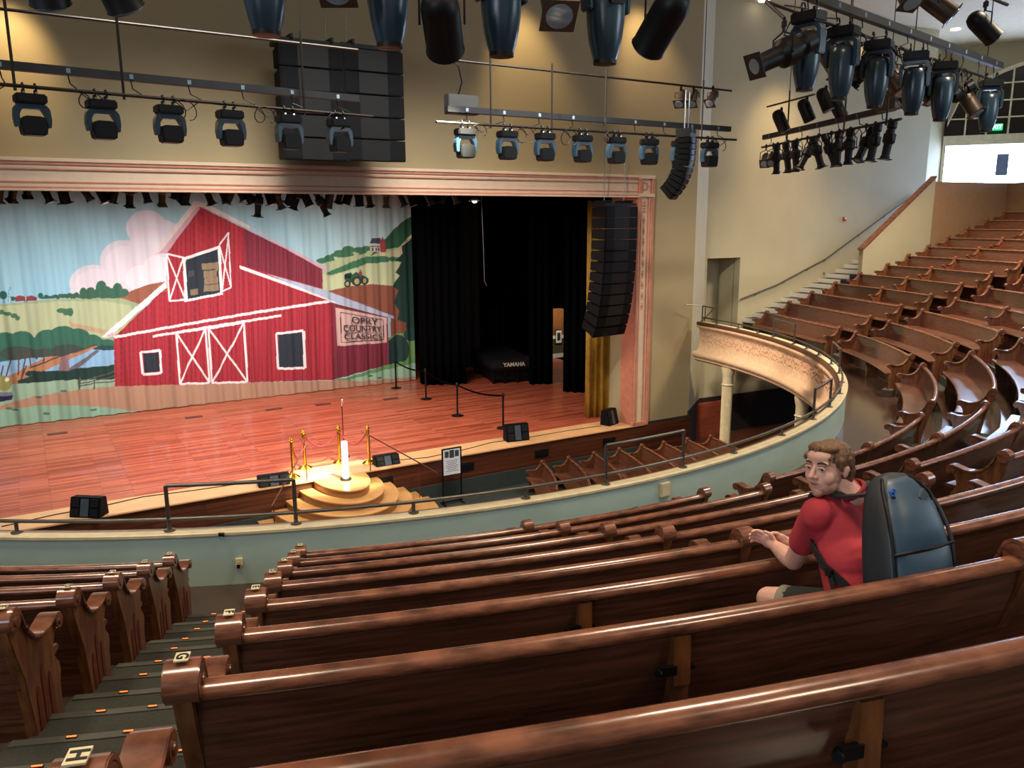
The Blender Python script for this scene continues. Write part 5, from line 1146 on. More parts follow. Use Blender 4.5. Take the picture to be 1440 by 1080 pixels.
# central bar
A, B = onz(617, 170, 8.68), onz(1039, 200, 8.68); ang = math.atan2((B - A).y, (B - A).x)
light_bar('light bar hanging above the right part of the stage opening', A, B, onz(632, 152, 8.95), onz(1030, 185, 8.95), onz(635, 83, 9.8), onz(1033, 131, 9.8), (694, 780, 855, 990), (694, 855, 990), 7, onz(653, 147, 9.05))
for i, x in enumerate((658, 717, 770, 823, 871, 917, 961, 1002)): put(PM, 'm', drop_from(A, B, x), ang, '%s small moving light from the left on the central bar' % NTH[i], 'small moving lights on the two long bars')
for i, x in enumerate((962, 980, 1007)):
    p = onz(x, 127, 9.76); par('par_can', p, (-0.3 if i < 2 else -0.5, -0.55, -0.75), '%s of three small bronze cans on the upper pipe above the central bar' % NTH[i], 'bronze cans on the central bar', 0.10, 0.34, drop=0.2)
# flexible conduits into the junction box
c0 = onz(640, 84, 9.8); c1 = onz(648, 135, 9.2)
tag(MB().tube([c0, c0 + Vector((0.12, 0, -0.1)), c0.lerp(c1, 0.6) + Vector((0.12, 0, 0)), c1], 0.016, 6).build('conduit', M['blackmetal'], smooth=60, org=c1), 'bent grey conduit dropping into the box on the central bar', 'conduit')
# near row along the top of the picture
A, B = onz(-120, -130, 9.45), onz(1010, -50, 9.45)
pts = {380: 47, 553: 66, 710: 80, 855: 92}
bp = {x: onz(x, y, 8.39) for x, y in pts.items()}
A0, B0 = bp[380].copy(), bp[855].copy(); A0.z = B0.z = 9.45; d = (B0 - A0) / 475.0
A = A0 - (B0 - A0) * 0.95; B = B0 + (B0 - A0) * 0.22; ang = math.atan2((B - A).y, (B - A).x)
nb = light_bar('near light bar just above the top of the view', A, B, A + Vector((0, 0, 0.3)), B + Vector((0, 0, 0.3)), None, None, (), (300, 640, 900), 0)
for i, x in enumerate((380, 553, 710, 855)):
    p = bp[x].copy(); p.z = 9.45; put(PB, 'b', p, ang + 0.05 * (i - 1.5), '%s large bell-shaped blue-black moving light from the left in the top row' % NTH[i], 'large bell-shaped moving lights in the top row')
p = aty(153, -128, 5.6); p2 = p.copy(); par('ellipsoidal_spot', p, (0.15, 0.55, -0.8), 'dark lamp cut off by the top edge, left part of the top row', 'dark lamps in the top row', 0.12, 0.40, M['fixdark'], kind='par', gel=False, drop=0.36)
p = aty(55, -142, 5.4); par('ellipsoidal_spot', p, (-0.1, 0.5, -0.85), 'dark lamp barely showing at the top left corner', 'dark lamps in the top row', 0.12, 0.40, M['fixdark'], kind='par', gel=False, drop=0.36)
p = aty(626, -62, 6.9); par('ellipsoidal_spot', p, (0.02, 0.8, -0.55), 'round-backed black lamp between second and third bell-shaped lights', 'dark lamps in the top row', 0.155, 0.5, M['fixdark'], gel=False, drop=0.5)
p = aty(940, -55, 7.4); par('ellipsoidal_spot', p, (-0.35, 0.7, -0.65), 'black lamp tilted left at the right end of the top row', 'dark lamps in the top row', 0.15, 0.5, M['fixdark'], gel=False, drop=0.5)
p = aty(788, -70, 7.1); par('par_can', p, (0.10, -0.62, -0.75), 'bronze can with square frame and pale lens between two bell-shaped lights', 'cans with pale lenses in the top row', 0.125, 0.42, drop=0.36)
p = aty(480, -116, 6.7); par('par_can', p, (0.0, -0.6, -0.8), 'bronze can with pale lens cut off by the top edge above the speaker stacks', 'cans with pale lenses in the top row', 0.125, 0.42, drop=0.36)
# right-hand rig
bots = ((1135, 133), (1184, 146), (1233, 158), (1285, 168), (1325, 177), (1390, 193))
bq = [onz(x, y, 8.51) for x, y in bots]; A, B = onz(1083, 6, 9.5), onz(1412, 124, 9.5); ang = math.atan2((B - A).y, (B - A).x)
rb = light_bar('heavy light bar crowded with lamps at the upper right', A, B, onz(1120, -10, 9.75), onz(1412, 100, 9.75), None, None, (), (1200, 1290, 1390), 6)
for i, p in enumerate(bq): p = p.copy(); p.z = 9.5; put(PB, 'b', p, 2.2 + 0.15 * i, '%s bell-shaped moving light from the left on the crowded right-hand bar' % NTH[i], 'bell-shaped moving lights on the right-hand bar', 0.93)
def aimpx(p0, p1, Y0, Y1): return (aty(p1[0], p1[1], Y1) - aty(p0[0], p0[1], Y0))
p = aty(1108, 38, 9.9); arm0 = onz(1083, 6, 9.5); MB().tube([arm0, Vector((p.x, p.y, p.z + 0.06))], 0.02, 6).build('side_arm', M['pipe'], rb); par('ellipsoidal_spot', p, aimpx((1120, 62), (1060, 88), 9.7, 9.5), 'long black spotlight pointing left at the near end of the right-hand bar', 'dark spotlights on the right-hand bar', 0.15, 0.55, M['fixdark'], kind='leko', drop=0.32)
for i, (x, y, Y) in enumerate(((1176, 48, 11.6), (1263, 82, 13.4), (1308, 98, 14.2), (1370, 122, 15.4))):
    p = aty(x, y, Y); par('par_can', p, (0.35, -0.35, -0.72), '%s bronze can with pale oval lens, counted from the left, on the right-hand bar' % NTH[i], 'bronze cans on the right-hand bar', 0.135, 0.5, drop=0.34)
for i, (x, y, Y, aim) in enumerate(((1232, 62, 12.6, (-0.6, 0.4, -0.7)), (1300, 100, 14.0, (-0.7, 0.2, -0.6)), (1348, 112, 15.0, (-0.8, 0.1, -0.5)), (1205, 50, 12.2, (0.7, 0.5, -0.5)))):
    p = aty(x, y, Y); par('ellipsoidal_spot', p, aim, '%s black spotlight wedged between the bell-shaped lights, right-hand bar' % NTH[i], 'dark spotlights on the right-hand bar', 0.12, 0.45, M['fixdark'], kind='leko', drop=0.36)
rn2 = random.Random(12); d_ = (onz(1405, 122, 9.5) - onz(1090, 8, 9.5))
for i in range(16):
    c = onz(1090, 8, 9.5) + d_ * (0.08 + 0.055 * i); P = [c]; 
    for j in range(4): P.append(c + Vector((rn2.uniform(-0.25, 0.25), rn2.uniform(-0.25, 0.25), -0.07 - 0.09 * j + rn2.uniform(-0.05, 0.05))))
    P.append(c + d_ * 0.04); MB().tube(P, 0.010, 5).build('cable', M['blackmetal'], rb, smooth=60)
q = aty(1212, 82, 11.9); tag(MB().box(q, (0.10, 0.02, 0.22), Matrix.Rotation(0.5, 3, 'Z') @ Matrix.Rotation(0.25, 3, 'Y')).build('gel_frame', mat('amber_gel', 'f0b060', 0.3, emit='f0b060', es=0.35), bevel=0.003, org=q), 'small amber gel frame glowing among the right-hand lamps', 'gel frame')
# upper right cans on their own pipe
A, B = aty(1355, -14, 11.4), aty(1420, 31, 12.4); B.z = A.z
t = light_bar('short pipe carrying cans at the top right corner', A, B, None, None, None, None, (), (1366,), 0)
p = aty(1392, 13, 12.0); par('par_can', p, (0.62, 0.05, -0.5), 'dark can with flared rim hanging from the short top right pipe', 'cans at the top right', 0.13, 0.42, M['fixdark'], gel=False, drop=0.3)
p = aty(1328, -26, 11.4); par('par_can', p, (0.62, -0.25, -0.55), 'bronze can with pale lens beside the short top right pipe', 'cans at the top right', 0.13, 0.45, drop=0.34)
p = aty(1283, -48, 11.0); par('par_can', p, (0.2, -0.5, -0.8), 'can with pale lens cut off by the top edge above the crowded bar', 'cans at the top right', 0.13, 0.42, drop=0.32)
# far bar near the side wall
A, B = onz(1075, 211, 8.65), onz(1271, 173, 8.65); ang = math.atan2((B - A).y, (B - A).x)
light_bar('far light bar near the side wall with a row of small black lamps', A, B, onz(1078, 197, 8.95), onz(1262, 157, 8.95), onz(1083, 154, 9.7), onz(1150, 137, 9.7), (1110, 1190, 1250), (1110, 1190, 1250), 2, onz(1256, 147, 9.05))
fx = [1097, 1112, 1124, 1139, 1155, 1173, 1184, 1200, 1222, 1235, 1256]
rn = random.Random(5)
for i, x in enumerate(fx):
    p = drop_from(A, B, x); aim = Vector((rn.uniform(-0.5, 0.45), rn.uniform(-0.3, 0.3), -1.0))
    if i in (9, 10): aim = Vector((-0.15, 0, -1))
    par('ellipsoidal_spot', p, aim, '%s small black spotlight from the left on the far bar' % NTH[i], 'small black spotlights on the far bar', 0.10, 0.42, M['fixdark'], kind='leko', drop=0.34)
for i, x in enumerate((1079, 1089)): p = drop_from(A, B, x + 2); par('par_can', p, (-0.3, -0.6, -0.6), '%s small square-framed can at the left end of the far bar' % NTH[i], 'square-framed cans on the far bar', 0.10, 0.3, drop=0.3)
for i, (x, y, Y, ag) in enumerate(((1103, 158, 18.5, (0.4, 0, -0.8)), (1139, 143, 18.0, (0.4, 0, -0.8)), (1166, 128, 17.5, (0.3, -0.2, -0.8)), (1183, 138, 17.5, (0.5, 0.1, -0.7)))):
    p = aty(x, y, Y); par('par_can', p, ag, '%s dark can from the left above the far bar' % NTH[i], 'dark cans above the far bar', 0.13, 0.42, M['fixdark'], gel=False, drop=0.25)
# lamps showing under the proscenium beam
PX = [(2, 279), (25, 278), (43, 272), (66, 279), (93, 281), (120, 278), (147, 281), (164, 281), (187, 286), (207, 280), (232, 285), (252, 276), (265, 284), (294, 284), (315, 282), (327, 284), (338, 280), (351, 284), (367, 301), (382, 286), (393, 291),
      (413, 286), (422, 292), (433, 289), (455, 302), (466, 292), (483, 284), (493, 287), (508, 289), (521, 289), (546, 290), (565, 289), (581, 290), (606, 288), (626, 286), (640, 286)]
bt = thing('light_batten', 'long pipe behind the proscenium beam carrying the row of stage lamps', 'lighting bar', S(0, 1.25, 8.1)); MB().tube([S(-8, 1.25, 8.02), S(5, 1.25, 8.02)], 0.024, 8).build('pipe', M['blackmetal'], bt)
TW = ['one', 'two', 'three', 'four', 'five', 'six', 'seven', 'eight', 'nine', 'ten', 'eleven', 'twelve', 'thirteen', 'fourteen', 'fifteen', 'sixteen', 'seventeen', 'eighteen', 'nineteen', 'twenty', 'twenty-one', 'twenty-two', 'twenty-three', 'twenty-four', 'twenty-five', 'twenty-six', 'twenty-seven', 'twenty-eight', 'twenty-nine', 'thirty', 'thirty-one', 'thirty-two', 'thirty-three', 'thirty-four', 'thirty-five']
for i, (x, y) in enumerate(PX):
    b = onb(x, y, 1.25); z = b.z; p = Vector((b.x, b.y, 8.0)); ln = 8.0 - z
    lek = i in (3, 10, 18, 20, 22, 24, 30) or rn.random() < 0.3
    lab = 'dark lamp under the proscenium beam with %s of its row to its left' % (TW[i - 1] if i else 'none')
    par('batten_lamp', p, (rn.uniform(-0.5, 0.5), rn.uniform(-0.1, 0.4), -1), lab, 'lamps hanging under the proscenium beam', 0.10, 0.40 if not lek else 0.42, M['fixdark'] if i % 5 else M['bronze'], kind='leko' if lek else 'par', drop=max(0.2, ln - 0.24 - (0.07 if lek else 0)))
p = onb(670, 281, 2.0); wl = thing('work_light', 'small bright white work light under the proscenium beam above the drapes', 'lamp', p)
MB().lathe([(0.03, 0.06), (0.1, 0.03), (0.17, -0.02)], p, 16).build('shade', M['white'], wl, smooth=40); MB().sphere(p - Vector((0, 0, 0.01)), 0.07, 12).build('bulb', mat('lit_bulb', 'ffffff', 0.3, emit='fff6e8', es=6), wl, smooth=60)
MB().tube([p + Vector((0, 0, 0.05)), p + Vector((0, 0, 0.5))], 0.012, 6).build('stem', M['blackmetal'], wl)
# recessed ceiling lights that show in the upper right
for i, (x, y, lab) in enumerate(((1080, 5, 'small round ceiling light at the corner above the glowing side wall'), (1349, 48, 'small round recessed ceiling light at the upper right'))):
    q = onz(x, y, 13.38); MB_ = MB().lathe([(0.16, 0.02), (0.16, -0.01), (0.13, -0.012)], q, 20); tag(MB_.build('ceiling_light', mat('ceiling_light_glow', 'ffffff', 0.3, emit='fff2dc', es=5), org=q), lab, 'ceiling light', 'recessed ceiling lights')
# ------------------------------------------------------------------ seated person with backpack
def blob(name, parts, mat_, parent, voxel=0.006, smooth=4, dec=None):
    mb = MB()
    for p in parts:
        if p[0] == 'cap':
            _, a, b, r0, r1 = p; a, b = Vector(a), Vector(b); d = (b - a); L = max(d.length, 1e-5); q = d.to_track_quat('Z', 'Y').to_matrix(); n = 14; prof = []
            for i in range(7): t_ = math.pi / 2 * i / 6; prof.append((max(1e-4, r0 * math.sin(t_)), -r0 * math.cos(t_)))
            for i in range(7): t_ = math.pi / 2 * i / 6; prof.append((max(1e-4, r1 * math.cos(t_)), L + r1 * math.sin(t_)))
            mb.lathe(prof, a, n, q)
        else:
            _, c, s_, Mt = p; mb.sphere(c, 1.0, 20, s_, Mt)
    o = mb.build(name, mat_, parent)
    m = o.modifiers.new('remesh', 'REMESH'); m.mode = 'VOXEL'; m.voxel_size = voxel; m.use_smooth_shade = True
    if smooth: m = o.modifiers.new('smooth', 'SMOOTH'); m.iterations = smooth; m.factor = 0.5
    return o
fT = Vector((-0.42, 0.907, 0)).normalized(); lT = Vector((-0.907, -0.42, 0)).normalized(); UP = Vector((0, 0, 1))
PT = Vector((1.337, 2.85, 5.55)); T = Vector((1.31, 3.02, 5.90))
person = thing('person', 'seated bearded man in red t-shirt leaning on the pew ahead, looking back over his shoulder', 'person', (1.337, 2.85, 5.458))
H = aty(1162, 664, 3.0)
camd_ = (Vector((0, 0, CZ)) - H).normalized(); left_img = Vector((-1, 0.36, 0)).normalized()
fd = (camd_ * math.cos(R_(33)) + left_img * math.sin(R_(33))).normalized(); fd = (fd + UP * -0.18).normalized()
upv = (UP + fd * 0.0 - left_img * -0.10).normalized(); lt = upv.cross(fd).normalized(); upv = fd.cross(lt).normalized()   # lt = his left
HM = Matrix((lt, fd, upv)).transposed() @ Matrix.Diagonal((1.06, 1.06, 1.06))
def hp_(l, f, u): return H + HM @ Vector((l, f, u))
k = 1.0
head = [('ell', hp_(0, -0.018, 0.030), (0.066, 0.082, 0.070), HM), ('ell', hp_(0, 0.012, -0.010), (0.056, 0.066, 0.066), HM), ('ell', hp_(0, 0.030, -0.048), (0.044, 0.044, 0.040), HM),
        ('ell', hp_(0, 0.052, -0.078), (0.022, 0.020, 0.018), HM), ('ell', hp_(0, 0.062, 0.030), (0.050, 0.014, 0.012), HM), ('ell', hp_(0, 0.045, 0.05), (0.05, 0.035, 0.03), HM),
        ('cap', hp_(0, 0.074, 0.018), hp_(0, 0.096, -0.016), 0.0065, 0.0105), ('ell', hp_(0.011, 0.083, -0.020), (0.008, 0.008, 0.006), HM), ('ell', hp_(-0.011, 0.083, -0.020), (0.008, 0.008, 0.006), HM),
        ('ell', hp_(0.030, 0.044, -0.022), (0.027, 0.022, 0.028), HM), ('ell', hp_(-0.030, 0.044, -0.022), (0.027, 0.022, 0.028), HM), ('ell', hp_(0, 0.022, -0.058), (0.050, 0.046, 0.034), HM), ('ell', hp_(0, 0.055, -0.03), (0.034, 0.022, 0.04), HM),
        ('ell', hp_(0, 0.068, -0.044), (0.024, 0.010, 0.012), HM),
        ('ell', hp_(0.066, -0.012, -0.004), (0.007, 0.014, 0.022), HM), ('ell', hp_(-0.066, -0.012, -0.004), (0.007, 0.014, 0.022), HM), ('ell', hp_(0.07, -0.02, 0.006), (0.006, 0.012, 0.014), HM),
        ('cap', hp_(0, -0.03, -0.04), T + Vector((0, -0.02, 0.04)), 0.048, 0.055)]
def arm(sh, el, wr, r=(0.048, 0.038, 0.040, 0.026)): return [('cap', sh, el, r[0], r[1]), ('cap', el, el.lerp(wr, 0.35), r[1], r[2]), ('cap', el.lerp(wr, 0.35), wr, r[2], r[3])]
shL, shR = T + lT * 0.150 + UP * -0.015, T - lT * 0.150 + UP * -0.015
elL = aty(1113, 793, 3.15); wrL = aty(1088, 772, 3.33); elR = aty(1172, 778, 3.24); wrR = aty(1108, 768, 3.37)
body = head + arm(shL, elL, wrL) + arm(shR, elR, wrR)
def hand(wr, d, nrm, sd, curl, spread=0.0):
    # d: pointing direction, nrm: palm normal, sd: towards the thumb
    d = d.normalized(); nrm = (nrm - d * nrm.dot(d)).normalized(); sd = d.cross(nrm).normalized() * sd; out = []
    pc = wr + d * 0.04
    out += [('cap', wr, wr + d * 0.02, 0.023, 0.024), ('ell', pc, (0.038, 0.034, 0.015), Matrix((d, sd, nrm)).transposed())]
    for i, (off, L) in enumerate(((0.027, 0.060), (0.009, 0.068), (-0.009, 0.063), (-0.026, 0.050))):
        p = wr + d * 0.066 + sd * off; a = 0.25; dd = d
        for j, f in enumerate((0.45, 0.30, 0.25)):
            ang = curl * (j + 0.6) + 0.05 * i; dd = (d * math.cos(ang) + nrm * math.sin(ang)).normalized(); q = p + dd * L * f
            out.append(('cap', p, q, 0.0082 - 0.0007 * j, 0.0078 - 0.0008 * j)); p = q
    b = wr + d * 0.018 + sd * 0.028; t1 = b + (d * 0.6 + sd * 0.65 + nrm * 0.3).normalized() * 0.030; t2 = t1 + (d * 0.9 + sd * 0.1 + nrm * 0.4).normalized() * 0.026
    out += [('cap', b, t1, 0.0105, 0.0095), ('cap', t1, t2, 0.009, 0.0075)]
    return out
dL = (aty(1066, 757, 3.38) - wrL); dRr = (aty(1076, 753, 3.40) - wrR)
body += hand(wrL, dL, -lT * -1.0 + Vector((0.6, 0.3, 0)), 1, 0.55) + hand(wrR, dRr, Vector((-0.7, -0.5, -0.2)), -1, 0.5)
hipL, hipR = PT + lT * 0.085 - UP * 0.005, PT - lT * 0.085 - UP * 0.005
knL = aty(1078, 846, 3.08); knR = Vector((1.36, 3.18, 5.52)); anL = Vector((knL.x + 0.02, knL.y - 0.03, 5.12)); anR = Vector((1.34, 3.12, 5.12))
body += [('cap', hipL.lerp(knL, 0.7), knL, 0.062, 0.050), ('cap', knL, knL.lerp(anL, 0.4), 0.048, 0.046), ('cap', knL.lerp(anL, 0.4), anL, 0.046, 0.030),
         ('cap', hipR.lerp(knR, 0.7), knR, 0.062, 0.050), ('cap', knR, knR.lerp(anR, 0.4), 0.048, 0.046), ('cap', knR.lerp(anR, 0.4), anR, 0.046, 0.030),
         ('cap', PT, T - UP * 0.03, 0.09, 0.06), ('cap', hipL, hipL.lerp(knL, 0.75), 0.06, 0.05), ('cap', hipR, hipR.lerp(knR, 0.75), 0.06, 0.05)]
bo = blob('body', body, M['skin'], person, 0.0042, 3)
# shirt
C1 = PT + UP * 0.02; mid = PT.lerp(T, 0.5) - fT * 0.02
shirt = [('cap', C1 + lT * 0.06, C1 - lT * 0.06, 0.100, 0.100), ('cap', C1 + lT * 0.05, T + lT * 0.055 - UP * 0.05, 0.102, 0.098), ('cap', C1 - lT * 0.05, T - lT * 0.055 - UP * 0.05, 0.102, 0.098), ('cap', mid + lT * 0.06, mid - lT * 0.06, 0.10, 0.10),
         ('cap', T + lT * 0.03 + UP * 0.0, shL + UP * -0.012, 0.066, 0.062), ('cap', T - lT * 0.03, shR + UP * -0.012, 0.066, 0.062), ('cap', shL, shL.lerp(elL, 0.58), 0.063, 0.057), ('cap', shR, shR.lerp(elR, 0.58), 0.063, 0.057),
         ('cap', T + UP * 0.0 + fT * 0.01, T + UP * 0.045, 0.068, 0.058)]
blob('t_shirt', shirt, mat('red_shirt_cotton', 'bc3640', 0.85, var=0.08, scale=14, bump=0.3), person, 0.006, 5)
cc = T + Vector((0, -0.02, 0.055)); q_ = (hp_(0, -0.03, -0.04) - T).normalized().to_track_quat('Z', 'Y').to_matrix()
mb = MB(); N = 20; mb.tube([cc + q_ @ Vector((0.060 * math.cos(2 * math.pi * i / N), 0.060 * math.sin(2 * math.pi * i / N), 0.008)) for i in range(N + 1)], 0.009, 6); mb.build('collar', mat('shirt_collar_rib', '8c1f2a', 0.8), person, smooth=60)
# shorts
sm = mat('charcoal_shorts', '2f2f2c', 0.9)
blob('shorts', [('cap', PT + lT * 0.07 - UP * 0.0, PT - lT * 0.07 - UP * 0.0, 0.094, 0.094), ('cap', hipL, hipL.lerp(knL, 0.72), 0.085, 0.067), ('cap', hipR, hipR.lerp(knR, 0.80), 0.085, 0.067)], sm, person, 0.007, 4)
a_ = hipL.lerp(knL, 0.78); dK = (knL - hipL).normalized(); qk = dK.to_track_quat('Z', 'Y').to_matrix()
mb = MB(); mb.lathe([(0.062, -0.055), (0.0665, -0.03), (0.0665, 0.008), (0.060, 0.010)], a_, 24, qk, caps=False); mb.build('shorts_hem', mat('shorts_hem_grey', '8c8578', 0.9), person, smooth=50)
for nm, an in (('shoe', anL), ('shoe', anR)):
    blob(nm, [('cap', Vector((an.x + 0.02, an.y - 0.05, 5.083)), Vector((an.x - 0.01, an.y + 0.12, 5.078)), 0.034, 0.028), ('cap', an, Vector((an.x, an.y, 5.09)), 0.036, 0.036)], sm, person, 0.008, 3)
# face details
for sx in (1, -1):
    e = hp_(0.0265 * sx, 0.0665, 0.010); MB().sphere(e, 0.0105, 14).build('eye', mat('eye_white', 'd8d2cc', 0.2), person, smooth=80)
    g = (Vector((0, 0, CZ)) - e).normalized(); gg = (g * 0.75 + fd * 0.5).normalized(); MB().sphere(e + gg * 0.0052, 0.0066, 12).build('iris', M['ink'], person, smooth=80)
    lid = [hp_(0.0265 * sx + 0.0135 * math.cos(a), 0.0735 + 0.0030 * math.sin(a), 0.0105 + 0.0065 * math.sin(a)) for a in [math.pi * i / 8 for i in range(9)]]
    MB().tube(lid, 0.0034, 6).build('eyelid', M['skin'], person, smooth=80)
    br = [hp_(sx * (0.012 + 0.032 * i / 6), 0.0775 - 0.012 * (i / 6) ** 2, 0.030 + 0.005 * math.sin(math.pi * i / 6) - 0.001 * i / 6) for i in range(7)]
    MB().tube(br, [0.003, 0.004, 0.0042, 0.004, 0.0036, 0.003, 0.002], 6).build('eyebrow', mat('brow_brown', '4a3424', 0.9), person, smooth=80)
lip = [hp_(-0.024 + 0.048 * i / 8, 0.0775 - 0.010 * (i / 4 - 1) ** 2, -0.0445 + 0.006 * (i / 4 - 1) ** 2) for i in range(9)]
MB().tube(lip, [0.0012, 0.0025, 0.0034, 0.0038, 0.0038, 0.0038, 0.0034, 0.0025, 0.0012], 6).build('lips', mat('lips_dull_pink', '9a5a52', 0.5), person, smooth=80)
# short beard shadow around mouth and jaw
beard = [('ell', hp_(0, 0.034, -0.056), (0.0455, 0.0435, 0.036), HM), ('ell', hp_(0, 0.0525, -0.0785), (0.0235, 0.0215, 0.0185), HM)]
blob('beard', [('ell', hp_(0, 0.0225, -0.0585), (0.0506, 0.0466, 0.0345), HM), ('ell', hp_(0, 0.052, -0.0785), (0.0226, 0.0207, 0.0186), HM)], mat('stubble_beard', 'c0907c', 0.7, var=0.15, scale=80), person, 0.0035, 2)
# hair
hm = mat('brown_hair', '7d5838', 0.65, var=0.25, scale=40, stretch=(3, 3, 1), bump=0.6, c2='3f2a1a')
hair = [('ell', hp_(0, -0.026, 0.040), (0.074, 0.086, 0.068), HM), ('ell', hp_(0, -0.050, 0.010), (0.070, 0.060, 0.070), HM), ('ell', hp_(0.0, 0.024, 0.080), (0.058, 0.046, 0.024), HM),
        ('cap', hp_(0.062, 0.012, 0.040), hp_(0.066, 0.010, 0.004), 0.014, 0.006), ('cap', hp_(-0.062, 0.012, 0.040), hp_(-0.066, 0.010, 0.004), 0.014, 0.006),
        ('cap', hp_(0.05, -0.055, 0.0), hp_(0.045, -0.062, -0.045), 0.028, 0.018), ('cap', hp_(-0.05, -0.055, 0.0), hp_(-0.045, -0.062, -0.045), 0.028, 0.018), ('cap', hp_(0, -0.075, 0.0), hp_(0, -0.078, -0.048), 0.032, 0.02)]
rn = random.Random(9)
for i in range(46):
    a = rn.uniform(-0.95, 0.95); b = rn.uniform(0.1, 1.0); st = hp_(0.05 * a, -0.02 + 0.05 * b, 0.095 - 0.02 * abs(a)); en = hp_(0.062 * a + rn.uniform(-0.008, 0.008), 0.052 + 0.022 * b * (1 - abs(a) * 0.5), 0.066 - 0.026 * abs(a) + rn.uniform(-0.006, 0.008))
    hair.append(('cap', st, en, 0.010, 0.0035))
for i in range(40):
    a = rn.uniform(0.15, math.pi - 0.15) * rn.choice((-1, 1)); c_, s_ = math.cos(a), math.sin(a)
    st = hp_(0.070 * s_, -0.03 - 0.07 * abs(c_) * 0.9, rn.uniform(0.0, 0.06)); hair.append(('cap', st, st + HM @ Vector((0.006 * s_, -0.006, -rn.uniform(0.02, 0.05))), 0.010, 0.003))
blob('hair', hair, hm, person, 0.0035, 1)
# backpack
bpk = thing('backpack', 'large slate blue and black backpack worn by the seated man', 'backpack', PT - fT * 0.2 + UP * 0.0)
wv = (T - PT - fT * 0.06).normalized(); uv_ = -lT; vv = wv.cross(uv_).normalized()
if vv.dot(-fT) < 0: vv = -vv
BO = aty(1258, 832, 2.62) ; BO = PT - fT * 0.10 + UP * -0.0 - lT * 0.035
BO = PT - fT * 0.088; BO = Vector((BO.x, BO.y, 5.67)) 
def bq_(u, v, w_): return BO + uv_ * u + vv * v + wv * w_
secs = [(w_ * 1.03, h_ * 0.91, a_, b_ * 0.80) for w_, h_, a_, b_ in [(0.0, 0.150, 0.020, 0.195), (0.012, 0.166, 0.0, 0.215), (0.06, 0.172, 0.0, 0.228), (0.14, 0.168, 0.0, 0.225), (0.20, 0.160, 0.0, 0.212), (0.27, 0.146, 0.0, 0.185), (0.33, 0.124, 0.0, 0.150), (0.37, 0.098, 0.004, 0.115), (0.395, 0.062, 0.015, 0.085), (0.402, 0.02, 0.03, 0.06)]]
nn_ = 28
def sec(w_, hw, v0, v1):
    out = []; cv, hv = (v0 + v1) / 2, (v1 - v0) / 2
    for i in range(nn_):
        a = 2 * math.pi * (i + 0.5) / nn_; c_, s_ = math.cos(a), math.sin(a); e = 0.5
        out.append(bq_(math.copysign(abs(c_) ** e, c_) * hw, cv + math.copysign(abs(s_) ** e, s_) * hv, w_))
    return out
mb = MB(); V = []; F = []; 
for s_ in secs: V += sec(*s_)
for i in range(len(secs) - 1):
    for j in range(nn_): F.append((i * nn_ + j, i * nn_ + (j + 1) % nn_, (i + 1) * nn_ + (j + 1) % nn_, (i + 1) * nn_ + j))
F += [tuple(range(nn_)), tuple((len(secs) - 1) * nn_ + j for j in range(nn_))]
mb.add(V, F); mb.build('main_compartment', mat('backpack_black_nylon', '20242a', 0.6, bump=0.1), bpk, smooth=60)
bl = mat('backpack_slate_blue', '2c475c', 0.45, var=0.06, scale=8, bump=0.08)
def panel_mesh(name, w0, w1, inset, off, mt, par_=bpk, hwf=0.94):
    rows = 14; cols = 14; V = []; 
    for i in range(rows + 1):
        w_ = w0 + (w1 - w0) * i / rows; hw = float(np.interp(w_, [q[0] for q in secs], [q[1] for q in secs])) * hwf; v1 = float(np.interp(w_, [q[0] for q in secs], [q[3] for q in secs]))
        for j in range(cols + 1):
            t_ = -1 + 2 * j / cols; bulge = off + 0.020 * (1 - t_ * t_) * math.sin(math.pi * min(1, max(0, (i + 0.6) / (rows + 1.2)))) ** 0.6
            V.append(bq_(hw * t_, v1 - 0.012 * abs(t_) ** 6 * 2.2 + bulge, w_))
    n0 = len(V); V += [p_ - vv * 0.03 for p_ in V]; m1 = cols + 1; F = []
    for i in range(rows):
        for j in range(cols): a = i * m1 + j; F += [(a, a + 1, a + m1 + 1, a + m1), (n0 + a + m1, n0 + a + m1 + 1, n0 + a + 1, n0 + a)]
    for i in range(rows): F += [(i * m1, (i + 1) * m1, n0 + (i + 1) * m1, n0 + i * m1), (i * m1 + cols, n0 + i * m1 + cols, n0 + (i + 1) * m1 + cols, (i + 1) * m1 + cols)]
    for j in range(cols): F += [(j, n0 + j, n0 + j + 1, j + 1), (rows * m1 + j, rows * m1 + j + 1, n0 + rows * m1 + j + 1, n0 + rows * m1 + j)]
    m_ = MB(); m_.add(V, F); return m_.build(name, mt, par_, smooth=50)
panel_mesh('front_pocket', 0.150, 0.397, 0, 0.0, bl); panel_mesh('lower_pocket', 0.008, 0.146, 0, 0.004, bl)
def fv(u, w_, off=0.022):
    v1 = float(np.interp(w_, [q[0] for q in secs], [q[3] for q in secs])); hw = float(np.interp(w_, [q[0] for q in secs], [q[1] for q in secs])); t_ = u / hw
    return bq_(u, v1 + off - 0.02 * t_ * t_, w_)
MB().tube([fv(-0.15 + 0.30 * i / 10, 0.149, 0.012) for i in range(11)], 0.006, 6).build('zipper', M['blackmetal'], bpk, smooth=60)
MB().tube([bq_(-float(np.interp(w_, [q[0] for q in secs], [q[1] for q in secs])) * 0.96, float(np.interp(w_, [q[0] for q in secs], [q[3] for q in secs])) - 0.01, w_) for w_ in np.linspace(0.06, 0.397, 12)], 0.007, 6).build('zipper', M['blackmetal'], bpk, smooth=60)
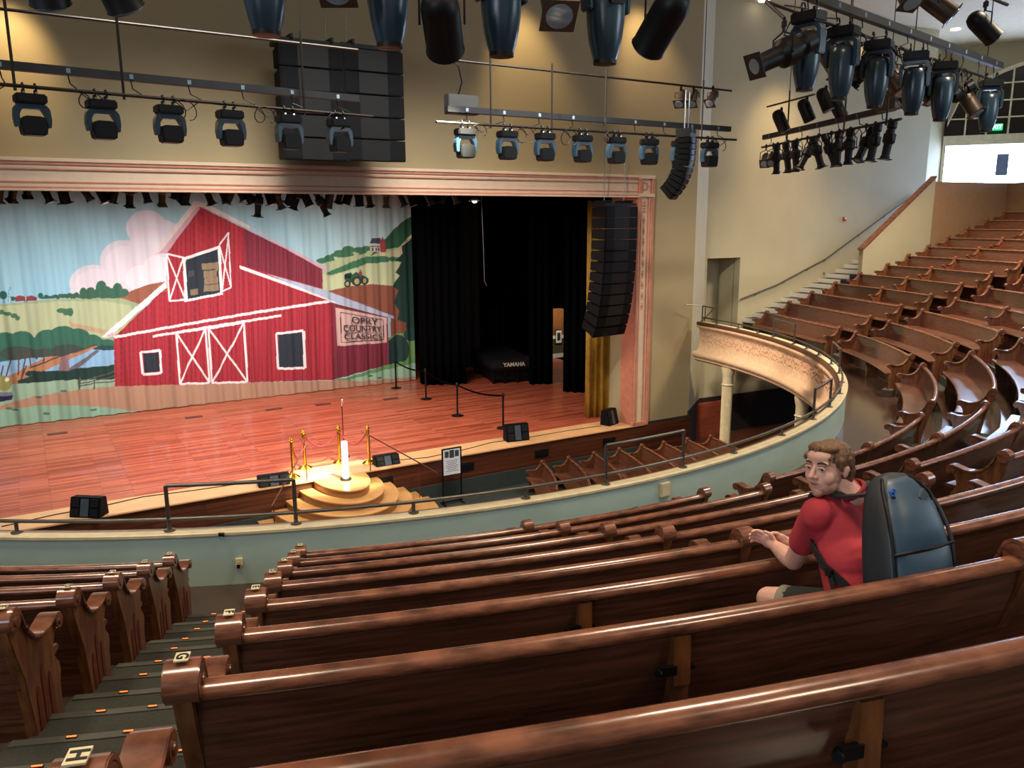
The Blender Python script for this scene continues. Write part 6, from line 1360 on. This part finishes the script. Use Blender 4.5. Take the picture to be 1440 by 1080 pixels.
MB().tube([bq_(float(np.interp(w_, [q[0] for q in secs], [q[1] for q in secs])) * 0.96, float(np.interp(w_, [q[0] for q in secs], [q[3] for q in secs])) - 0.01, w_) for w_ in np.linspace(0.06, 0.397, 12)], 0.007, 6).build('zipper', M['blackmetal'], bpk, smooth=60)
mb = MB(); c_ = fv(0.045, 0.325, 0.026); P = [c_ + uv_ * a + wv * b for a, b in ((-0.024, 0), (0, -0.028), (0.024, 0), (0, 0.028))]; mb.add(P + [p_ - vv * 0.014 for p_ in P], [(0, 1, 2, 3), (7, 6, 5, 4), (0, 4, 5, 1), (1, 5, 6, 2), (2, 6, 7, 3), (3, 7, 4, 0)]); mb.build('patch', mat('patch_grey', '45565f', 0.6), bpk)
zp = fv(-0.085, 0.355, 0.02); MB().tube([zp + uv_ * 0.012 * math.cos(t_) * (1 + 0.3 * math.sin(3 * t_)) + wv * 0.012 * math.sin(t_) + vv * 0.01 for t_ in [i * 0.5 for i in range(26)]], 0.004, 5).build('cord_loop', mat('bright_blue_cord', '1f6ad0', 0.6), bpk, smooth=60)
MB().tube([zp + vv * 0.008, zp + uv_ * 0.012 - wv * 0.03 + vv * 0.008, zp + uv_ * 0.024 - wv * 0.055 + vv * 0.008], [0.006, 0.005, 0.0035], 6).build('zipper_pull', M['ink'], bpk, smooth=60)
MB().tube([zp + uv_ * 0.024 - wv * 0.055 + vv * 0.008, zp + uv_ * 0.036 - wv * 0.075 + vv * 0.006, zp + uv_ * 0.045 - wv * 0.095 + vv * 0.005], 0.003, 5).build('zipper_cord', M['ink'], bpk, smooth=60)
# shoulder straps
def strap(pts, w_, th, name, mt, side):
    V = []; 
    for i, (p, n_) in enumerate(pts):
        d_ = (pts[min(i + 1, len(pts) - 1)][0] - pts[max(i - 1, 0)][0]).normalized(); s_ = d_.cross(n_).normalized()
        V += [p - s_ * w_ / 2, p + s_ * w_ / 2, p + s_ * w_ / 2 + n_ * th, p - s_ * w_ / 2 + n_ * th]
    L = len(pts); m_ = MB(); m_.add(V, [(i * 4 + j, i * 4 + (j + 1) % 4, i * 4 + 4 + (j + 1) % 4, i * 4 + 4 + j) for i in range(L - 1) for j in range(4)] + [(3, 2, 1, 0), tuple((L - 1) * 4 + j for j in range(4))]); return m_.build(name, mt, bpk, smooth=60)
stm = mat('strap_black_webbing', '17181b', 0.8)
for sg, nm in ((1, 'L'), (-1, 'R')):
    b_ = T + lT * 0.095 * sg; top = bq_(-0.08 * sg, 0.02, 0.34)
    pts = [(top, UP), (b_ - fT * 0.055 + UP * 0.055, (UP - fT * 0.3).normalized()), (b_ + fT * 0.01 + UP * 0.064, UP), (b_ + fT * 0.068 + UP * 0.03, (UP + fT).normalized()), (b_ + fT * 0.103 - UP * 0.05, fT), (b_ + fT * 0.108 - UP * 0.13, fT)]
    strap(pts, 0.052, 0.012, 'shoulder_strap', stm, sg)
    def ts(h, l, f): return PT.lerp(T, h) + lT * (l * sg) + fT * f
    strap([(ts(0.72, 0.10, 0.108), fT), (ts(0.60, 0.145, 0.07), (lT * sg + fT).normalized()), (ts(0.47, 0.168, 0.0), lT * sg), (ts(0.36, 0.15, -0.07), (lT * sg - fT * 0.5).normalized()), (ts(0.22, 0.12, -0.10), (lT * sg - fT).normalized())], 0.030, 0.008, 'lower_strap', stm, sg)
pL = PT + lT * 0.172 - fT * 0.03; strap([(PT.lerp(T, 0.42) + lT * 0.170 - fT * 0.03, lT), (pL + UP * 0.06, lT), (pL - UP * 0.02, lT)], 0.022, 0.006, 'hanging_strap', stm, 1)
MB().box(PT.lerp(T, 0.43) + lT * 0.175 - fT * 0.03, (0.03, 0.016, 0.03), Matrix((fT, lT, UP)).transposed()).build('buckle', M['ink'], bpk, bevel=0.003)
